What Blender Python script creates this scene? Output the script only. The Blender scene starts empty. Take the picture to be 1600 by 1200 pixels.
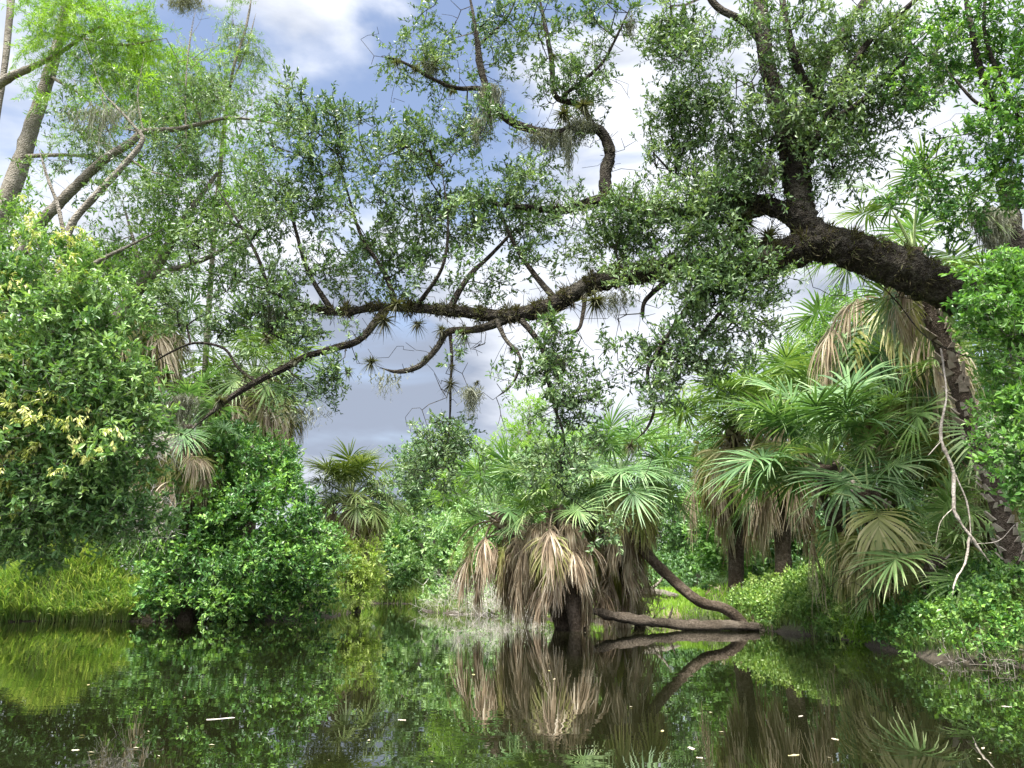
import bpy, math, random
import numpy as np
R = math.radians
sc = bpy.context.scene
C = sc.collection

# ------------------------------------------------------------------ camera
CAM_H = 0.8; FPX = 1200.0; TILT = R(14.9)
cam = bpy.data.cameras.new('camera'); camo = bpy.data.objects.new('camera', cam); C.objects.link(camo)
camo.location = (0, 0, CAM_H); camo.rotation_euler = (R(90) + TILT, 0, 0)
cam.sensor_width = 36; cam.lens = 36 * FPX / 1600; cam.clip_end = 6000; cam.clip_start = 0.05
sc.camera = camo

# ------------------------------------------------------------------ light and sky
SUN_EL, SUN_AZ = 67, 206          # azimuth from +Y clockwise: sun behind the camera, a little to the left
sun = bpy.data.lights.new('sun', 'SUN'); suno = bpy.data.objects.new('sun', sun); C.objects.link(suno)
sun.energy = 5.0; sun.angle = R(14); sun.color = (1, 0.96, 0.88)
suno.rotation_euler = (R(90 - SUN_EL), 0, R(180 - SUN_AZ))
sc.view_settings.view_transform = 'Standard'; sc.view_settings.look = 'None'
sc.view_settings.exposure = 1.5; sc.view_settings.gamma = 1
w = bpy.data.worlds.new("World"); sc.world = w; w.use_nodes = True
nt = w.node_tree; N = nt.nodes; L = nt.links
bg = N['Background']; bg.inputs[1].default_value = 0.1
sky = N.new('ShaderNodeTexSky'); sky.sky_type = 'NISHITA'; sky.sun_disc = False
sky.sun_elevation = R(SUN_EL); sky.sun_rotation = R(SUN_AZ)
tc = N.new('ShaderNodeTexCoord')
mp = N.new('ShaderNodeMapping'); mp.inputs['Scale'].default_value = (1, 1, 2.6); L.new(tc.outputs['Generated'], mp.inputs[0])
n1 = N.new('ShaderNodeTexNoise'); n1.inputs['Scale'].default_value = 2.6; n1.inputs['Detail'].default_value = 9; n1.inputs['Distortion'].default_value = .6
L.new(mp.outputs[0], n1.inputs['Vector'])
n2 = N.new('ShaderNodeTexNoise'); n2.inputs['Scale'].default_value = 5; n2.inputs['Detail'].default_value = 7
mp2 = N.new('ShaderNodeMapping'); mp2.inputs['Location'].default_value = (3.1, 1.7, .4); mp2.inputs['Scale'].default_value = (1, 1, 3)
L.new(tc.outputs['Generated'], mp2.inputs[0]); L.new(mp2.outputs[0], n2.inputs['Vector'])
def wmath(op, a, b=None, c=None):
    m = N.new('ShaderNodeMath'); m.operation = op
    for i, v in enumerate((a, b, c)):
        if v is None: continue
        if isinstance(v, (int, float)): m.inputs[i].default_value = v
        else: L.new(v, m.inputs[i])
    return m.outputs[0]
def pdir(px, py):
    x = (px - 800) / FPX; y = (600 - py) / FPX
    d = np.array([x, math.cos(TILT) - y * math.sin(TILT), math.sin(TILT) + y * math.cos(TILT)])
    return d / np.linalg.norm(d)
def wblob(px, py, r0, r1):        # a soft patch of sky round one direction
    v = N.new('ShaderNodeVectorMath'); v.operation = 'DOT_PRODUCT'; v.inputs[1].default_value = tuple(pdir(px, py))
    nv = N.new('ShaderNodeVectorMath'); nv.operation = 'NORMALIZE'; L.new(tc.outputs['Generated'], nv.inputs[0]); L.new(nv.outputs[0], v.inputs[0])
    mr = N.new('ShaderNodeMapRange'); mr.interpolation_type = 'SMOOTHSTEP'
    mr.inputs[1].default_value = math.cos(R(r1)); mr.inputs[2].default_value = math.cos(R(r0))
    L.new(v.outputs['Value'], mr.inputs[0]); return mr.outputs[0]
blue = wblob(470, 30, 3, 20); darkc = wblob(600, 640, 1, 12)
cov = wmath('ADD', n1.outputs[0], wmath('MULTIPLY', blue, -0.06))
cr = N.new('ShaderNodeMapRange'); cr.interpolation_type = 'SMOOTHSTEP'; cr.inputs[1].default_value = .33; cr.inputs[2].default_value = .52
L.new(cov, cr.inputs[0])
cc = N.new('ShaderNodeValToRGB'); cc.color_ramp.elements[0].position = .3; cc.color_ramp.elements[1].position = .60
cc.color_ramp.elements[0].color = (.30, .345, .44, 1); cc.color_ramp.elements[1].color = (.80, .83, .90, 1)
L.new(wmath('SUBTRACT', wmath('ADD', n2.outputs[0], .06), wmath('MULTIPLY', darkc, .36)), cc.inputs[0])
sx = N.new('ShaderNodeSeparateXYZ'); L.new(tc.outputs['Generated'], sx.inputs[0])
def wsm(v, a, b_):
    r_ = N.new('ShaderNodeMapRange'); r_.interpolation_type = 'SMOOTHSTEP'; r_.inputs[1].default_value = a; r_.inputs[2].default_value = b_; L.new(v, r_.inputs[0]); return r_.outputs[0]
hi = wsm(sx.outputs[2], .68, .92); bk = wmath('MULTIPLY', wsm(sx.outputs[1], .15, -.35), wsm(sx.outputs[2], -.05, .2))      # extra cloud brightness overhead and behind, out of view, added as fill light
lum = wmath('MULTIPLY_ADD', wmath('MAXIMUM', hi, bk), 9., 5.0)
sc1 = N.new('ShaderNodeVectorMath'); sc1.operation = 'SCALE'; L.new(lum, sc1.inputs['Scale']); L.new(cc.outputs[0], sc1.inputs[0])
hs = N.new('ShaderNodeVectorMath'); hs.operation = 'MULTIPLY'; hs.inputs[1].default_value = (1.12, .98, .9); L.new(sky.outputs[0], hs.inputs[0])
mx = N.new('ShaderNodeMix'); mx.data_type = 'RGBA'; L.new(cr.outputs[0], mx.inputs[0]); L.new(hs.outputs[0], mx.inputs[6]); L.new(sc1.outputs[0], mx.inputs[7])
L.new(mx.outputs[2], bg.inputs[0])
cy = sc.cycles
cy.max_bounces = 7; cy.diffuse_bounces = 3; cy.glossy_bounces = 3; cy.transmission_bounces = 4
cy.caustics_reflective = False; cy.caustics_refractive = False

# ------------------------------------------------------------------ helpers
def P(px, py, D):
    """the point of the place seen at photo pixel px, py at ground distance D metres"""
    x = (px - 800) / FPX; y = (600 - py) / FPX
    d = np.array([x, math.cos(TILT) - y * math.sin(TILT), math.sin(TILT) + y * math.cos(TILT)])
    return d * (D / d[1]) + np.array([0, 0, CAM_H])
def nrm(a):
    return a / np.maximum(np.linalg.norm(a, axis=-1, keepdims=True), 1e-9)
def link(o, parent=None):
    C.objects.link(o)
    if parent: o.parent = parent
    return o
def tag(o, label=None, cat=None, group=None, kind=None):
    if label: o['label'] = label
    if cat: o['category'] = cat
    if group: o['group'] = group
    if kind: o['kind'] = kind
    return o
def thing(name, label, cat, loc, group=None, rz=0):
    o = bpy.data.objects.new(name, None); o.empty_display_size = .2
    o.location = tuple(float(v) for v in loc); o.rotation_euler = (0, 0, rz); link(o)
    return tag(o, label, cat, group)
class MB:
    """collects quads in world coordinates"""
    def __init__(s): s.V = []; s.F = []; s.A = []; s.n = 0
    def add(s, V, F, A=None):
        V = np.asarray(V, float).reshape(-1, 3); F = np.asarray(F, int).reshape(-1, 4)
        s.V.append(V); s.F.append(F + s.n); s.n += len(V)
        s.A.append(np.full(len(V), .5) if A is None else np.broadcast_to(np.asarray(A, float), (len(V),)))
    def mesh(s, name, mats, off=(0, 0, 0), smooth=False):
        V = np.concatenate(s.V) - np.asarray(off, float); F = np.concatenate(s.F); A = np.concatenate(s.A)
        me = bpy.data.meshes.new(name)
        me.vertices.add(len(V)); me.vertices.foreach_set('co', V.astype(np.float32).ravel())
        me.loops.add(len(F) * 4); me.loops.foreach_set('vertex_index', F.astype(np.int32).ravel())
        me.polygons.add(len(F)); me.polygons.foreach_set('loop_start', np.arange(len(F), dtype=np.int32) * 4)
        me.polygons.foreach_set('use_smooth', np.full(len(F), smooth))
        at = me.attributes.new('v', 'FLOAT', 'POINT'); at.data.foreach_set('value', A.astype(np.float32))
        me.update(calc_edges=True)
        for m in (mats if isinstance(mats, (list, tuple)) else [mats]): me.materials.append(m)
        return me
    def obj(s, name, mats, parent=None, smooth=False):
        off = np.array(parent.location) if parent else (0, 0, 0)
        return link(bpy.data.objects.new(name, s.mesh(name, mats, off, smooth)), parent)
def bez(pts, n):
    """Catmull-Rom through rows of pts, n samples per span"""
    p = np.asarray(pts, float); p = np.vstack([2 * p[0] - p[1], p, 2 * p[-1] - p[-2]]); out = []
    for i in range(1, len(p) - 2):
        t = np.linspace(0, 1, n, endpoint=False)[:, None]
        out.append(.5 * ((2 * p[i]) + (-p[i-1] + p[i+1]) * t + (2 * p[i-1] - 5 * p[i] + 4 * p[i+1] - p[i+2]) * t**2 + (-p[i-1] + 3 * p[i] - 3 * p[i+1] + p[i+2]) * t**3))
    out.append(p[-2][None]); return np.vstack(out)
def tube(mb, pts, rad, sides=10, rng=None, rough=0.0, A=.5):
    pts = np.asarray(pts, float); n = len(pts); rad = np.broadcast_to(np.asarray(rad, float), (n,))
    T = nrm(np.gradient(pts, axis=0)); ref = np.array([0.12, .1, 1.]) if abs(T[:, 2]).mean() < .8 else np.array([1., .1, 0.1])
    U = nrm(np.cross(T, ref)); W = np.cross(T, U)
    a = np.linspace(0, 2 * np.pi, sides, endpoint=False)
    rr = rad[:, None] * np.ones((1, sides))
    if rng is not None and rough > 0:
        f = rng.normal(0, 1, (n, sides)); f = (f + np.roll(f, 1, 0) + np.roll(f, 1, 1)) / 1.7
        g = rng.normal(0, 1, sides) * .5; rr = rr * (1 + rough * (f + g))
    V = pts[:, None] + rr[..., None] * (np.cos(a)[None, :, None] * U[:, None] + np.sin(a)[None, :, None] * W[:, None])
    i = np.arange(n - 1)[:, None] * sides; j = np.arange(sides)[None]; k = (j + 1) % sides
    F = np.stack([i + j, i + k, i + sides + k, i + sides + j], -1).reshape(-1, 4)
    mb.add(V.reshape(-1, 3), F, A)
    c = [(n - 1) * sides + q for q in range(sides)]; b = len(c) // 2    # close the end
    cap = [[(n - 1) * sides + q, (n - 1) * sides + q + 1, (n - 1) * sides + sides - 2 - q, (n - 1) * sides + sides - 1 - q] for q in range(0, sides // 2 - 1)]
    if cap: mb.F[-1] = np.vstack([mb.F[-1], np.array(cap) + mb.n - len(V.reshape(-1, 3))])
def prisms(mb, a, b, ra, rb, A=.5):
    """many thin three-sided twigs at once"""
    a = np.asarray(a, float); b = np.asarray(b, float); n = len(a)
    if n == 0: return
    T = nrm(b - a); ref = np.where(np.abs(T[:, 2:3]) > .9, np.array([[1., 0, 0]]), np.array([[0, 0, 1.]]))
    U = nrm(np.cross(T, ref)); W = np.cross(T, U)
    ra = np.broadcast_to(ra, (n,))[:, None]; rb = np.broadcast_to(rb, (n,))[:, None]; V = []
    for q, r in ((a, ra), (b, rb)):
        for k in range(3):
            an = k * 2.0944; V.append(q + r * (math.cos(an) * U + math.sin(an) * W))
    V = np.stack(V, 1).reshape(-1, 3); o = np.arange(n)[:, None, None] * 6
    F = (o + np.array([[0, 1, 4, 3], [1, 2, 5, 4], [2, 0, 3, 5]])[None]).reshape(-1, 4)
    mb.add(V, F, A)
def leaves(mb, p, d, nv, ln, wd, A, detail=False):
    """leaf blades: base p, direction d, face normal nv"""
    d = nrm(d); s = nrm(np.cross(d, nv)); up = np.cross(s, d); ln = ln[:, None]; wd = wd[:, None] / 2; n = len(p)
    if detail:
        V = np.stack([p, p + d*ln*.4 + s*wd + up*wd*.35, p + d*ln*.78 + s*wd*.72 + up*wd*.2, p + d*ln - up*ln*.08,
                      p + d*ln*.78 - s*wd*.72 + up*wd*.2, p + d*ln*.4 - s*wd + up*wd*.35], 1).reshape(-1, 3)
        o = np.arange(n)[:, None, None] * 6
        F = (o + np.array([[0, 1, 2, 3], [0, 3, 4, 5]])[None]).reshape(-1, 4); mb.add(V, F, np.repeat(A, 6))
    else:
        V = np.stack([p, p + d*ln*.55 + s*wd + up*wd*.35, p + d*ln, p + d*ln*.55 - s*wd + up*wd*.35], 1).reshape(-1, 3)
        F = (np.arange(n)[:, None] * 4 + np.arange(4)[None]); mb.add(V, F, np.repeat(A, 4))
def sprays(mb, tw, cen, out, rng, K=5, TL=.3, n=12, ll=.07, lw=.028, up=.35, droop=.15, detail=False, twr=.0025, spread=.9, hang=0.):
    """leafy twigs at each centre; tw collects the twigs"""
    m = len(cen)
    if m == 0: return
    td = nrm(np.repeat(out, K, 0) * .7 + rng.normal(0, .55 * spread, (m * K, 3)) + np.array([0, 0, up - hang]))
    c = np.repeat(cen, K, 0) + rng.normal(0, TL * .35, (m * K, 3)); Lt = TL * rng.uniform(.6, 1.3, m * K)
    tv = np.clip(np.repeat(rng.normal(.5, .13, m), K) + rng.normal(0, .1, m * K), 0, 1)
    end = c + td * Lt[:, None] - np.array([0, 0, 1]) * (Lt * droop)[:, None]
    prisms(tw, c, end, twr, twr * .5)
    t = (np.tile(np.arange(n), m * K) + rng.uniform(0, 1, m * K * n)) / n * .9 + .12
    i = np.repeat(np.arange(m * K), n)
    p = c[i] + (end - c)[i] * t[:, None]
    d = nrm(td[i] * .55 + rng.normal(0, .6, (len(i), 3)) - np.array([0, 0, hang]))
    nv = nrm(rng.normal(0, .55, (len(i), 3)) + np.array([0, -.25, .9]) + out[i // K] * .35)
    s = rng.uniform(.45, 1.35, len(i)) * np.repeat(rng.uniform(.75, 1.2, m), K * n)
    leaves(mb, p, d, nv, ll * s, lw * s * rng.uniform(.8, 1.2, len(i)), np.clip(tv[i] + rng.normal(0, .13, len(i)), 0, 1), detail)
def grow(skel, tgt, rng, rt=.004, seg=.3, jit=.16, rmax=.03):
    """join every target to the nearest twig of the growing tree; gives segments with radii"""
    pos = [p for p in skel]; par = [-1] * len(pos); arr = np.zeros((len(pos) + len(tgt) * 14 + 8, 3)); arr[:len(pos)] = skel
    d0 = np.array([np.min(((skel - t)**2).sum(1)) for t in tgt]); order = np.argsort(d0); cnt = len(pos); ends = np.zeros((len(tgt), 3))
    for k in order:
        t = tgt[k]; dd = ((arr[:cnt] - t)**2).sum(1); j = int(dd.argmin()); D = math.sqrt(dd[j]); a = arr[j].copy()
        ends[k] = nrm((t - a)[None])[0]
        n = min(12, max(1, int(D / seg))); prev = j
        side = rng.normal(0, jit * .5, 3) * D
        for q in range(1, n + 1):
            f = q / n; p = a + (t - a) * f + side * math.sin(math.pi * f) + (rng.normal(0, jit * D / n, 3) if q < n else 0)
            arr[cnt] = p; par.append(prev); prev = cnt; cnt += 1
    w_ = np.zeros(cnt); ch = np.zeros(cnt, int)
    for i in range(cnt): 
        if par[i] >= 0: ch[par[i]] += 1
    for i in range(cnt - 1, -1, -1):
        if ch[i] == 0 and par[i] >= 0: w_[i] += 1
        if par[i] >= 0: w_[par[i]] += w_[i]
    r = np.minimum(rt * np.maximum(w_, 1)**.5, rmax)
    idx = np.array([i for i in range(cnt) if par[i] >= 0], int); pa = np.array([par[i] for i in idx], int)
    rp = np.where(np.array([par[j] for j in pa]) < 0, r[idx] * 1.15, r[pa])
    return arr[pa], arr[idx], np.minimum(rp, r[idx] * 1.8), r[idx], ends

# ------------------------------------------------------------------ materials
def mat(name):
    m = bpy.data.materials.new(name); m.use_nodes = True; return m, m.node_tree.nodes, m.node_tree.links
def ramp(N, els):
    r = N.new('ShaderNodeValToRGB'); e = r.color_ramp.elements
    while len(e) < len(els): e.new(.5)
    for k, (p, c) in enumerate(els): e[k].position = p; e[k].color = (*c, 1)
    return r
def leaf_mat(name, dark, mid, light, trans=.35, rough=.42, acc=None, nscale=1.2):
    m, N, L = mat(name); b = N['Principled BSDF']
    at = N.new('ShaderNodeAttribute'); at.attribute_name = 'v'
    g = N.new('ShaderNodeNewGeometry'); no = N.new('ShaderNodeTexNoise'); no.inputs['Scale'].default_value = nscale; no.inputs['Detail'].default_value = 3
    L.new(g.outputs['Position'], no.inputs['Vector'])
    ma = N.new('ShaderNodeMath'); ma.operation = 'MULTIPLY_ADD'; L.new(no.outputs[0], ma.inputs[0]); ma.inputs[1].default_value = .9; ma.inputs[2].default_value = -.45
    ad = N.new('ShaderNodeMath'); ad.operation = 'ADD'; L.new(at.outputs['Fac'], ad.inputs[0]); L.new(ma.outputs[0], ad.inputs[1])
    els = [(.2, dark), (.5, mid), (.8, light)]
    if acc: els.append((.95, acc))
    r = ramp(N, els); L.new(ad.outputs[0], r.inputs[0]); L.new(r.outputs[0], b.inputs['Base Color'])
    b.inputs['Roughness'].default_value = rough; b.inputs['Specular IOR Level'].default_value = .5
    t = N.new('ShaderNodeBsdfTranslucent'); tm = N.new('ShaderNodeVectorMath'); tm.operation = 'MULTIPLY'; tm.inputs[1].default_value = (1.25, 1.3, .55)
    L.new(r.outputs[0], tm.inputs[0]); L.new(tm.outputs[0], t.inputs[0])
    mxs = N.new('ShaderNodeMixShader'); mxs.inputs[0].default_value = trans
    L.new(b.outputs[0], mxs.inputs[1]); L.new(t.outputs[0], mxs.inputs[2]); L.new(mxs.outputs[0], N['Material Output'].inputs[0])
    return m
def bark_mat(name, c1, c2, c3, scale=14, stretch=4., bump=.6, dist=.03):
    m, N, L = mat(name); b = N['Principled BSDF']; b.inputs['Roughness'].default_value = .9; b.inputs['Specular IOR Level'].default_value = .2
    g = N.new('ShaderNodeNewGeometry')
    a = N.new('ShaderNodeTexNoise'); a.inputs['Scale'].default_value = scale; a.inputs['Detail'].default_value = 9; a.inputs['Roughness'].default_value = .65
    v = N.new('ShaderNodeTexVoronoi'); v.inputs['Scale'].default_value = scale * 1.6; v.feature = 'DISTANCE_TO_EDGE'
    big = N.new('ShaderNodeTexNoise'); big.inputs['Scale'].default_value = 3; big.inputs['Detail'].default_value = 5
    for q in (a, v, big): L.new(g.outputs['Position'], q.inputs['Vector'])
    r = ramp(N, [(.3, c1), (.5, c2), (.72, c3)])
    s = N.new('ShaderNodeMath'); s.operation = 'MULTIPLY_ADD'; L.new(a.outputs[0], s.inputs[0]); s.inputs[1].default_value = .6; 
    s2 = N.new('ShaderNodeMath'); s2.operation = 'MULTIPLY'; L.new(big.outputs[0], s2.inputs[0]); s2.inputs[1].default_value = .45; L.new(s2.outputs[0], s.inputs[2])
    L.new(s.outputs[0], r.inputs[0]); L.new(r.outputs[0], b.inputs['Base Color'])
    h = N.new('ShaderNodeMath'); h.operation = 'ADD'; L.new(a.outputs[0], h.inputs[0]); L.new(v.outputs[0], h.inputs[1])
    bu = N.new('ShaderNodeBump'); bu.inputs['Strength'].default_value = bump; bu.inputs['Distance'].default_value = dist
    L.new(h.outputs[0], bu.inputs['Height']); L.new(bu.outputs[0], b.inputs['Normal']); return m
OAKL = leaf_mat('oak_leaf', (.05, .10, .035), (.10, .18, .06), (.23, .32, .15), .27, .42)
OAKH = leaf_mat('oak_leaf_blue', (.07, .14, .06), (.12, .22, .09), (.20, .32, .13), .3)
LIGHTL = leaf_mat('pale_leaf', (.07, .15, .035), (.13, .26, .05), (.22, .36, .09), .35)
NEARL = leaf_mat('ash_leaf', (.07, .16, .045), (.15, .28, .075), (.30, .44, .16), .3)
FLOW = leaf_mat('seed_tuft', (.34, .40, .08), (.46, .50, .13), (.60, .58, .25), .25)
LIME = leaf_mat('lime_needle', (.11, .23, .015), (.18, .34, .025), (.27, .42, .05), .38)
GREYN = leaf_mat('grey_needle', (.10, .19, .06), (.17, .28, .08), (.26, .36, .13), .3)
EMER = leaf_mat('emerald_leaf', (.03, .09, .02), (.08, .21, .04), (.25, .44, .08), .22, .42)
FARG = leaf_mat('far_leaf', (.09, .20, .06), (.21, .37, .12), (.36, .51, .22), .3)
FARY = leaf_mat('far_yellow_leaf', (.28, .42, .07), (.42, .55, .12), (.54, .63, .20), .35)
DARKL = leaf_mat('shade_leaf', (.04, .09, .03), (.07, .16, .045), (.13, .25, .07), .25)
BRIGHT = leaf_mat('bright_leaf', (.06, .16, .03), (.12, .27, .05), (.23, .40, .11), .35)
FRONDO = leaf_mat('frond_olive', (.05, .09, .02), (.12, .17, .045), (.26, .30, .12), .22, .45)
GRASS = leaf_mat('grass_blade', (.13, .24, .05), (.24, .36, .09), (.44, .47, .20), .35, .5)
GRASSD = leaf_mat('grass_dull', (.07, .14, .03), (.14, .23, .05), (.26, .30, .12), .3, .5)
WEED = leaf_mat('weed_leaf', (.09, .19, .04), (.20, .34, .07), (.37, .49, .14), .28)
LAWN = leaf_mat('lawn_blade', (.17, .34, .03), (.28, .48, .05), (.38, .55, .10), .4, .5)
FROND = leaf_mat('frond_green', (.07, .135, .035), (.14, .24, .065), (.34, .42, .18), .25, .5, nscale=2.5)
FRONDB = leaf_mat('frond_blue', (.06, .13, .045), (.12, .235, .08), (.30, .42, .20), .25, .5, nscale=2.5)
FRONDY = leaf_mat('frond_yellowing', (.20, .24, .06), (.36, .36, .12), (.60, .52, .28), .3, .45, nscale=3)
DEAD = leaf_mat('frond_dead', (.16, .11, .07), (.38, .30, .20), (.58, .51, .38), .2, .7, nscale=3)
DEADR = leaf_mat('frond_rust', (.13, .09, .055), (.36, .27, .18), (.62, .54, .42), .2, .7, nscale=3)
MOSS = leaf_mat('spanish_moss', (.10, .11, .075), (.19, .20, .15), (.30, .31, .24), .25, .9)
FERN = leaf_mat('resurrection_fern', (.035, .03, .015), (.085, .07, .03), (.13, .15, .05), .2, .8, nscale=4)
AIRP = leaf_mat('air_plant_leaf', (.05, .05, .025), (.10, .10, .05), (.17, .19, .10), .2, .6)
TWIGG = leaf_mat('dead_twig', (.26, .23, .20), (.42, .39, .35), (.60, .57, .52), 0, .9)
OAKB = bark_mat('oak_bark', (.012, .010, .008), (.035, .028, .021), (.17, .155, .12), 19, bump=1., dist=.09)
GREYB = bark_mat('pale_bark', (.07, .06, .048), (.18, .16, .13), (.34, .31, .27), 14, bump=.9, dist=.05)
PALMB = bark_mat('palm_bark', (.025, .018, .012), (.08, .06, .042), (.24, .19, .15), 22, bump=1., dist=.05)
BOOT = bark_mat('palm_boot', (.16, .13, .10), (.36, .30, .24), (.55, .49, .41), 9, bump=.4)
LOGB = bark_mat('log_bark', (.03, .024, .018), (.10, .08, .06), (.24, .20, .16), 25, bump=1., dist=.05)
VINEB = bark_mat('vine_bark', (.16, .13, .10), (.36, .31, .26), (.58, .53, .46), 12, bump=.5)
WHITEB = bark_mat('bleached_wood', (.34, .30, .25), (.52, .48, .42), (.70, .66, .60), 12, bump=.2)

# ------------------------------------------------------------------ river, terrain
left = [(-14,-40),(-9,-10),(-7,0),(-8,8),(-10.5,14),(-13.3,18.5),(-12.2,20.3),(-9.5,20.2),(-7,21.0),(-5.2,23.5),(-5.6,28.5),(-8.4,34),(-13.5,40),(-22,47),(-40,52),(-70,54)]
right = [(-70,62),(-40,60),(-22,55),(-14,48),(-10,45),(-6,43.5),(-4.2,40),(-3.8,34),(-3.6,30),(-2.4,27),(-.5,24.5),(1,21.5),(3,19.5),(4.4,18),(5.0,16),(5.4,13),(5.1,11),(5.0,9.3),(5.5,8),(7.2,5),(9.5,0),(11,-10),(14,-40)]
poly = np.array(left + right, float)
def sdf(x, y):
    """distance to the waterline, negative over water"""
    d = np.full(x.shape, 1e9); ins = np.zeros(x.shape, bool); n = len(poly)
    for i in range(n):
        a = poly[i]; b = poly[(i + 1) % n]; e = b - a; L2 = e @ e
        t = np.clip(((x - a[0]) * e[0] + (y - a[1]) * e[1]) / L2, 0, 1)
        d = np.minimum(d, np.hypot(x - a[0] - t * e[0], y - a[1] - t * e[1]))
        c = ((a[1] > y) != (b[1] > y)) & (x < (b[0] - a[0]) * (y - a[1]) / (b[1] - a[1] + 1e-12) + a[0]); ins ^= c
    return np.where(ins, -d, d)
def wob(x, y): return .5 * np.sin(x * 1.7 + 1.3 * np.sin(y * .9)) + .5 * np.sin(y * 2.1 + 1.1 * np.sin(x * 1.3))
def ground(x, y):
    x = np.asarray(x, float); y = np.asarray(y, float)
    s = sdf(x, y) + .12 * wob(x * 1.7, y * 1.7)
    rt = 1 / (1 + np.exp(-(x - 2) * .8)) * (y < 19)      # the near right bank is steeper and higher
    top = .55 + .45 * rt
    land = .02 + top * (1 - np.exp(-np.maximum(s, 0) / (1.1 - .3 * rt))) + .012 * np.clip(s, 0, 60) + .05 * wob(x, y) * np.clip(s, 0, 1)
    land = land + .9 * np.exp(-((x + 5.8)**2 / 3.5 + (y - 45.6)**2 / 4)) * np.clip(s, 0, 1)
    return np.where(s > 0, land, np.maximum(s * .55, -1.2))
def gz(x, y): return float(ground(np.array([x]), np.array([y]))[0])
gx = np.concatenate([[-3000, -1200, -500, -250, -130, -80], np.arange(-50, -16, 1.0), np.arange(-16, 16, .2), np.arange(16, 51, 1.0), [80, 130, 250, 500, 1200, 3000]])
gy = np.concatenate([[-3000, -1000, -300, -100, -50], np.arange(-30, 4, 1.0), np.arange(4, 30, .2), np.arange(30, 62, .5), np.arange(62, 100, 4.), [150, 250, 500, 1200, 3000]])
X, Y = np.meshgrid(gx, gy); Z = ground(X.ravel(), Y.ravel()).reshape(X.shape)
Z = np.where((np.abs(X) > 300) | (Y < -150) | (Y > 300), .6, np.minimum(Z, 1.6))
nx, ny = len(gx), len(gy); i, j = np.meshgrid(np.arange(ny - 1), np.arange(nx - 1), indexing='ij')
F = np.stack([i * nx + j, i * nx + j + 1, (i + 1) * nx + j + 1, (i + 1) * nx + j], -1).reshape(-1, 4)
mb = MB(); mb.add(np.stack([X, Y, Z], -1), F)
m, N, L = mat('bank_soil'); b = N['Principled BSDF']; b.inputs['Roughness'].default_value = .95
g = N.new('ShaderNodeNewGeometry'); a = N.new('ShaderNodeTexNoise'); a.inputs['Scale'].default_value = .9; a.inputs['Detail'].default_value = 8; L.new(g.outputs[0], a.inputs['Vector'])
a2 = N.new('ShaderNodeTexNoise'); a2.inputs['Scale'].default_value = 18; a2.inputs['Detail'].default_value = 6; L.new(g.outputs[0], a2.inputs['Vector'])
r1 = ramp(N, [(.38, (.07, .10, .03)), (.5, (.12, .16, .05)), (.6, (.24, .20, .13))]); r2 = ramp(N, [(.3, (.35, .3, .25)), (.7, (1.2, 1.2, 1.1))])
L.new(a.outputs[0], r1.inputs[0]); L.new(a2.outputs[0], r2.inputs[0])
mm = N.new('ShaderNodeMix'); mm.data_type = 'RGBA'; mm.blend_type = 'MULTIPLY'; mm.inputs[0].default_value = 1; L.new(r1.outputs[0], mm.inputs[6]); L.new(r2.outputs[0], mm.inputs[7]); sz_ = N.new('ShaderNodeSeparateXYZ'); L.new(g.outputs[0], sz_.inputs[0]); wet = N.new('ShaderNodeMapRange'); wet.inputs[1].default_value = .04; wet.inputs[2].default_value = .2; L.new(sz_.outputs[2], wet.inputs[0])
mw = N.new('ShaderNodeMix'); mw.data_type = 'RGBA'; mw.inputs[6].default_value = (.045, .036, .024, 1); L.new(wet.outputs[0], mw.inputs[0]); L.new(mm.outputs[2], mw.inputs[7]); L.new(mw.outputs[2], b.inputs['Base Color'])
bu = N.new('ShaderNodeBump'); bu.inputs['Distance'].default_value = .05; L.new(a2.outputs[0], bu.inputs['Height']); L.new(bu.outputs[0], b.inputs['Normal'])
tag(mb.obj('ground', m, smooth=True), kind='structure')
# water
mb = MB(); wx = np.linspace(-75, 25, 60); wy = np.linspace(-45, 70, 60); X, Y = np.meshgrid(wx, wy)
i, j = np.meshgrid(np.arange(59), np.arange(59), indexing='ij')
mb.add(np.stack([X, Y, X * 0], -1), np.stack([i * 60 + j, i * 60 + j + 1, (i + 1) * 60 + j + 1, (i + 1) * 60 + j], -1).reshape(-1, 4))
m, N, L = mat('river_water'); b = N['Principled BSDF']
b.inputs['Base Color'].default_value = (.007, .008, .003, 1); b.inputs['Roughness'].default_value = .004; b.inputs['IOR'].default_value = 2.3; b.inputs['Specular IOR Level'].default_value = .5
g = N.new('ShaderNodeNewGeometry'); mpn = N.new('ShaderNodeMapping'); mpn.inputs['Scale'].default_value = (.55, 1.5, 1); L.new(g.outputs[0], mpn.inputs[0])
a = N.new('ShaderNodeTexNoise'); a.inputs['Scale'].default_value = 2.2; a.inputs['Detail'].default_value = 2.5; L.new(mpn.outputs[0], a.inputs['Vector'])
ca_ = N.new('ShaderNodeTexNoise'); ca_.inputs['Scale'].default_value = .35; L.new(g.outputs[0], ca_.inputs['Vector']); cm_ = N.new('ShaderNodeMapRange'); cm_.inputs[1].default_value = .38; cm_.inputs[2].default_value = .62; cm_.inputs[3].default_value = .15; cm_.inputs[4].default_value = 1.2; L.new(ca_.outputs[0], cm_.inputs[0])
bu = N.new('ShaderNodeBump'); L.new(cm_.outputs[0], bu.inputs['Strength']); bu.inputs['Distance'].default_value = .0013; L.new(a.outputs[0], bu.inputs['Height']); L.new(bu.outputs[0], b.inputs['Normal'])
tag(mb.obj('water', m), kind='structure')

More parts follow.
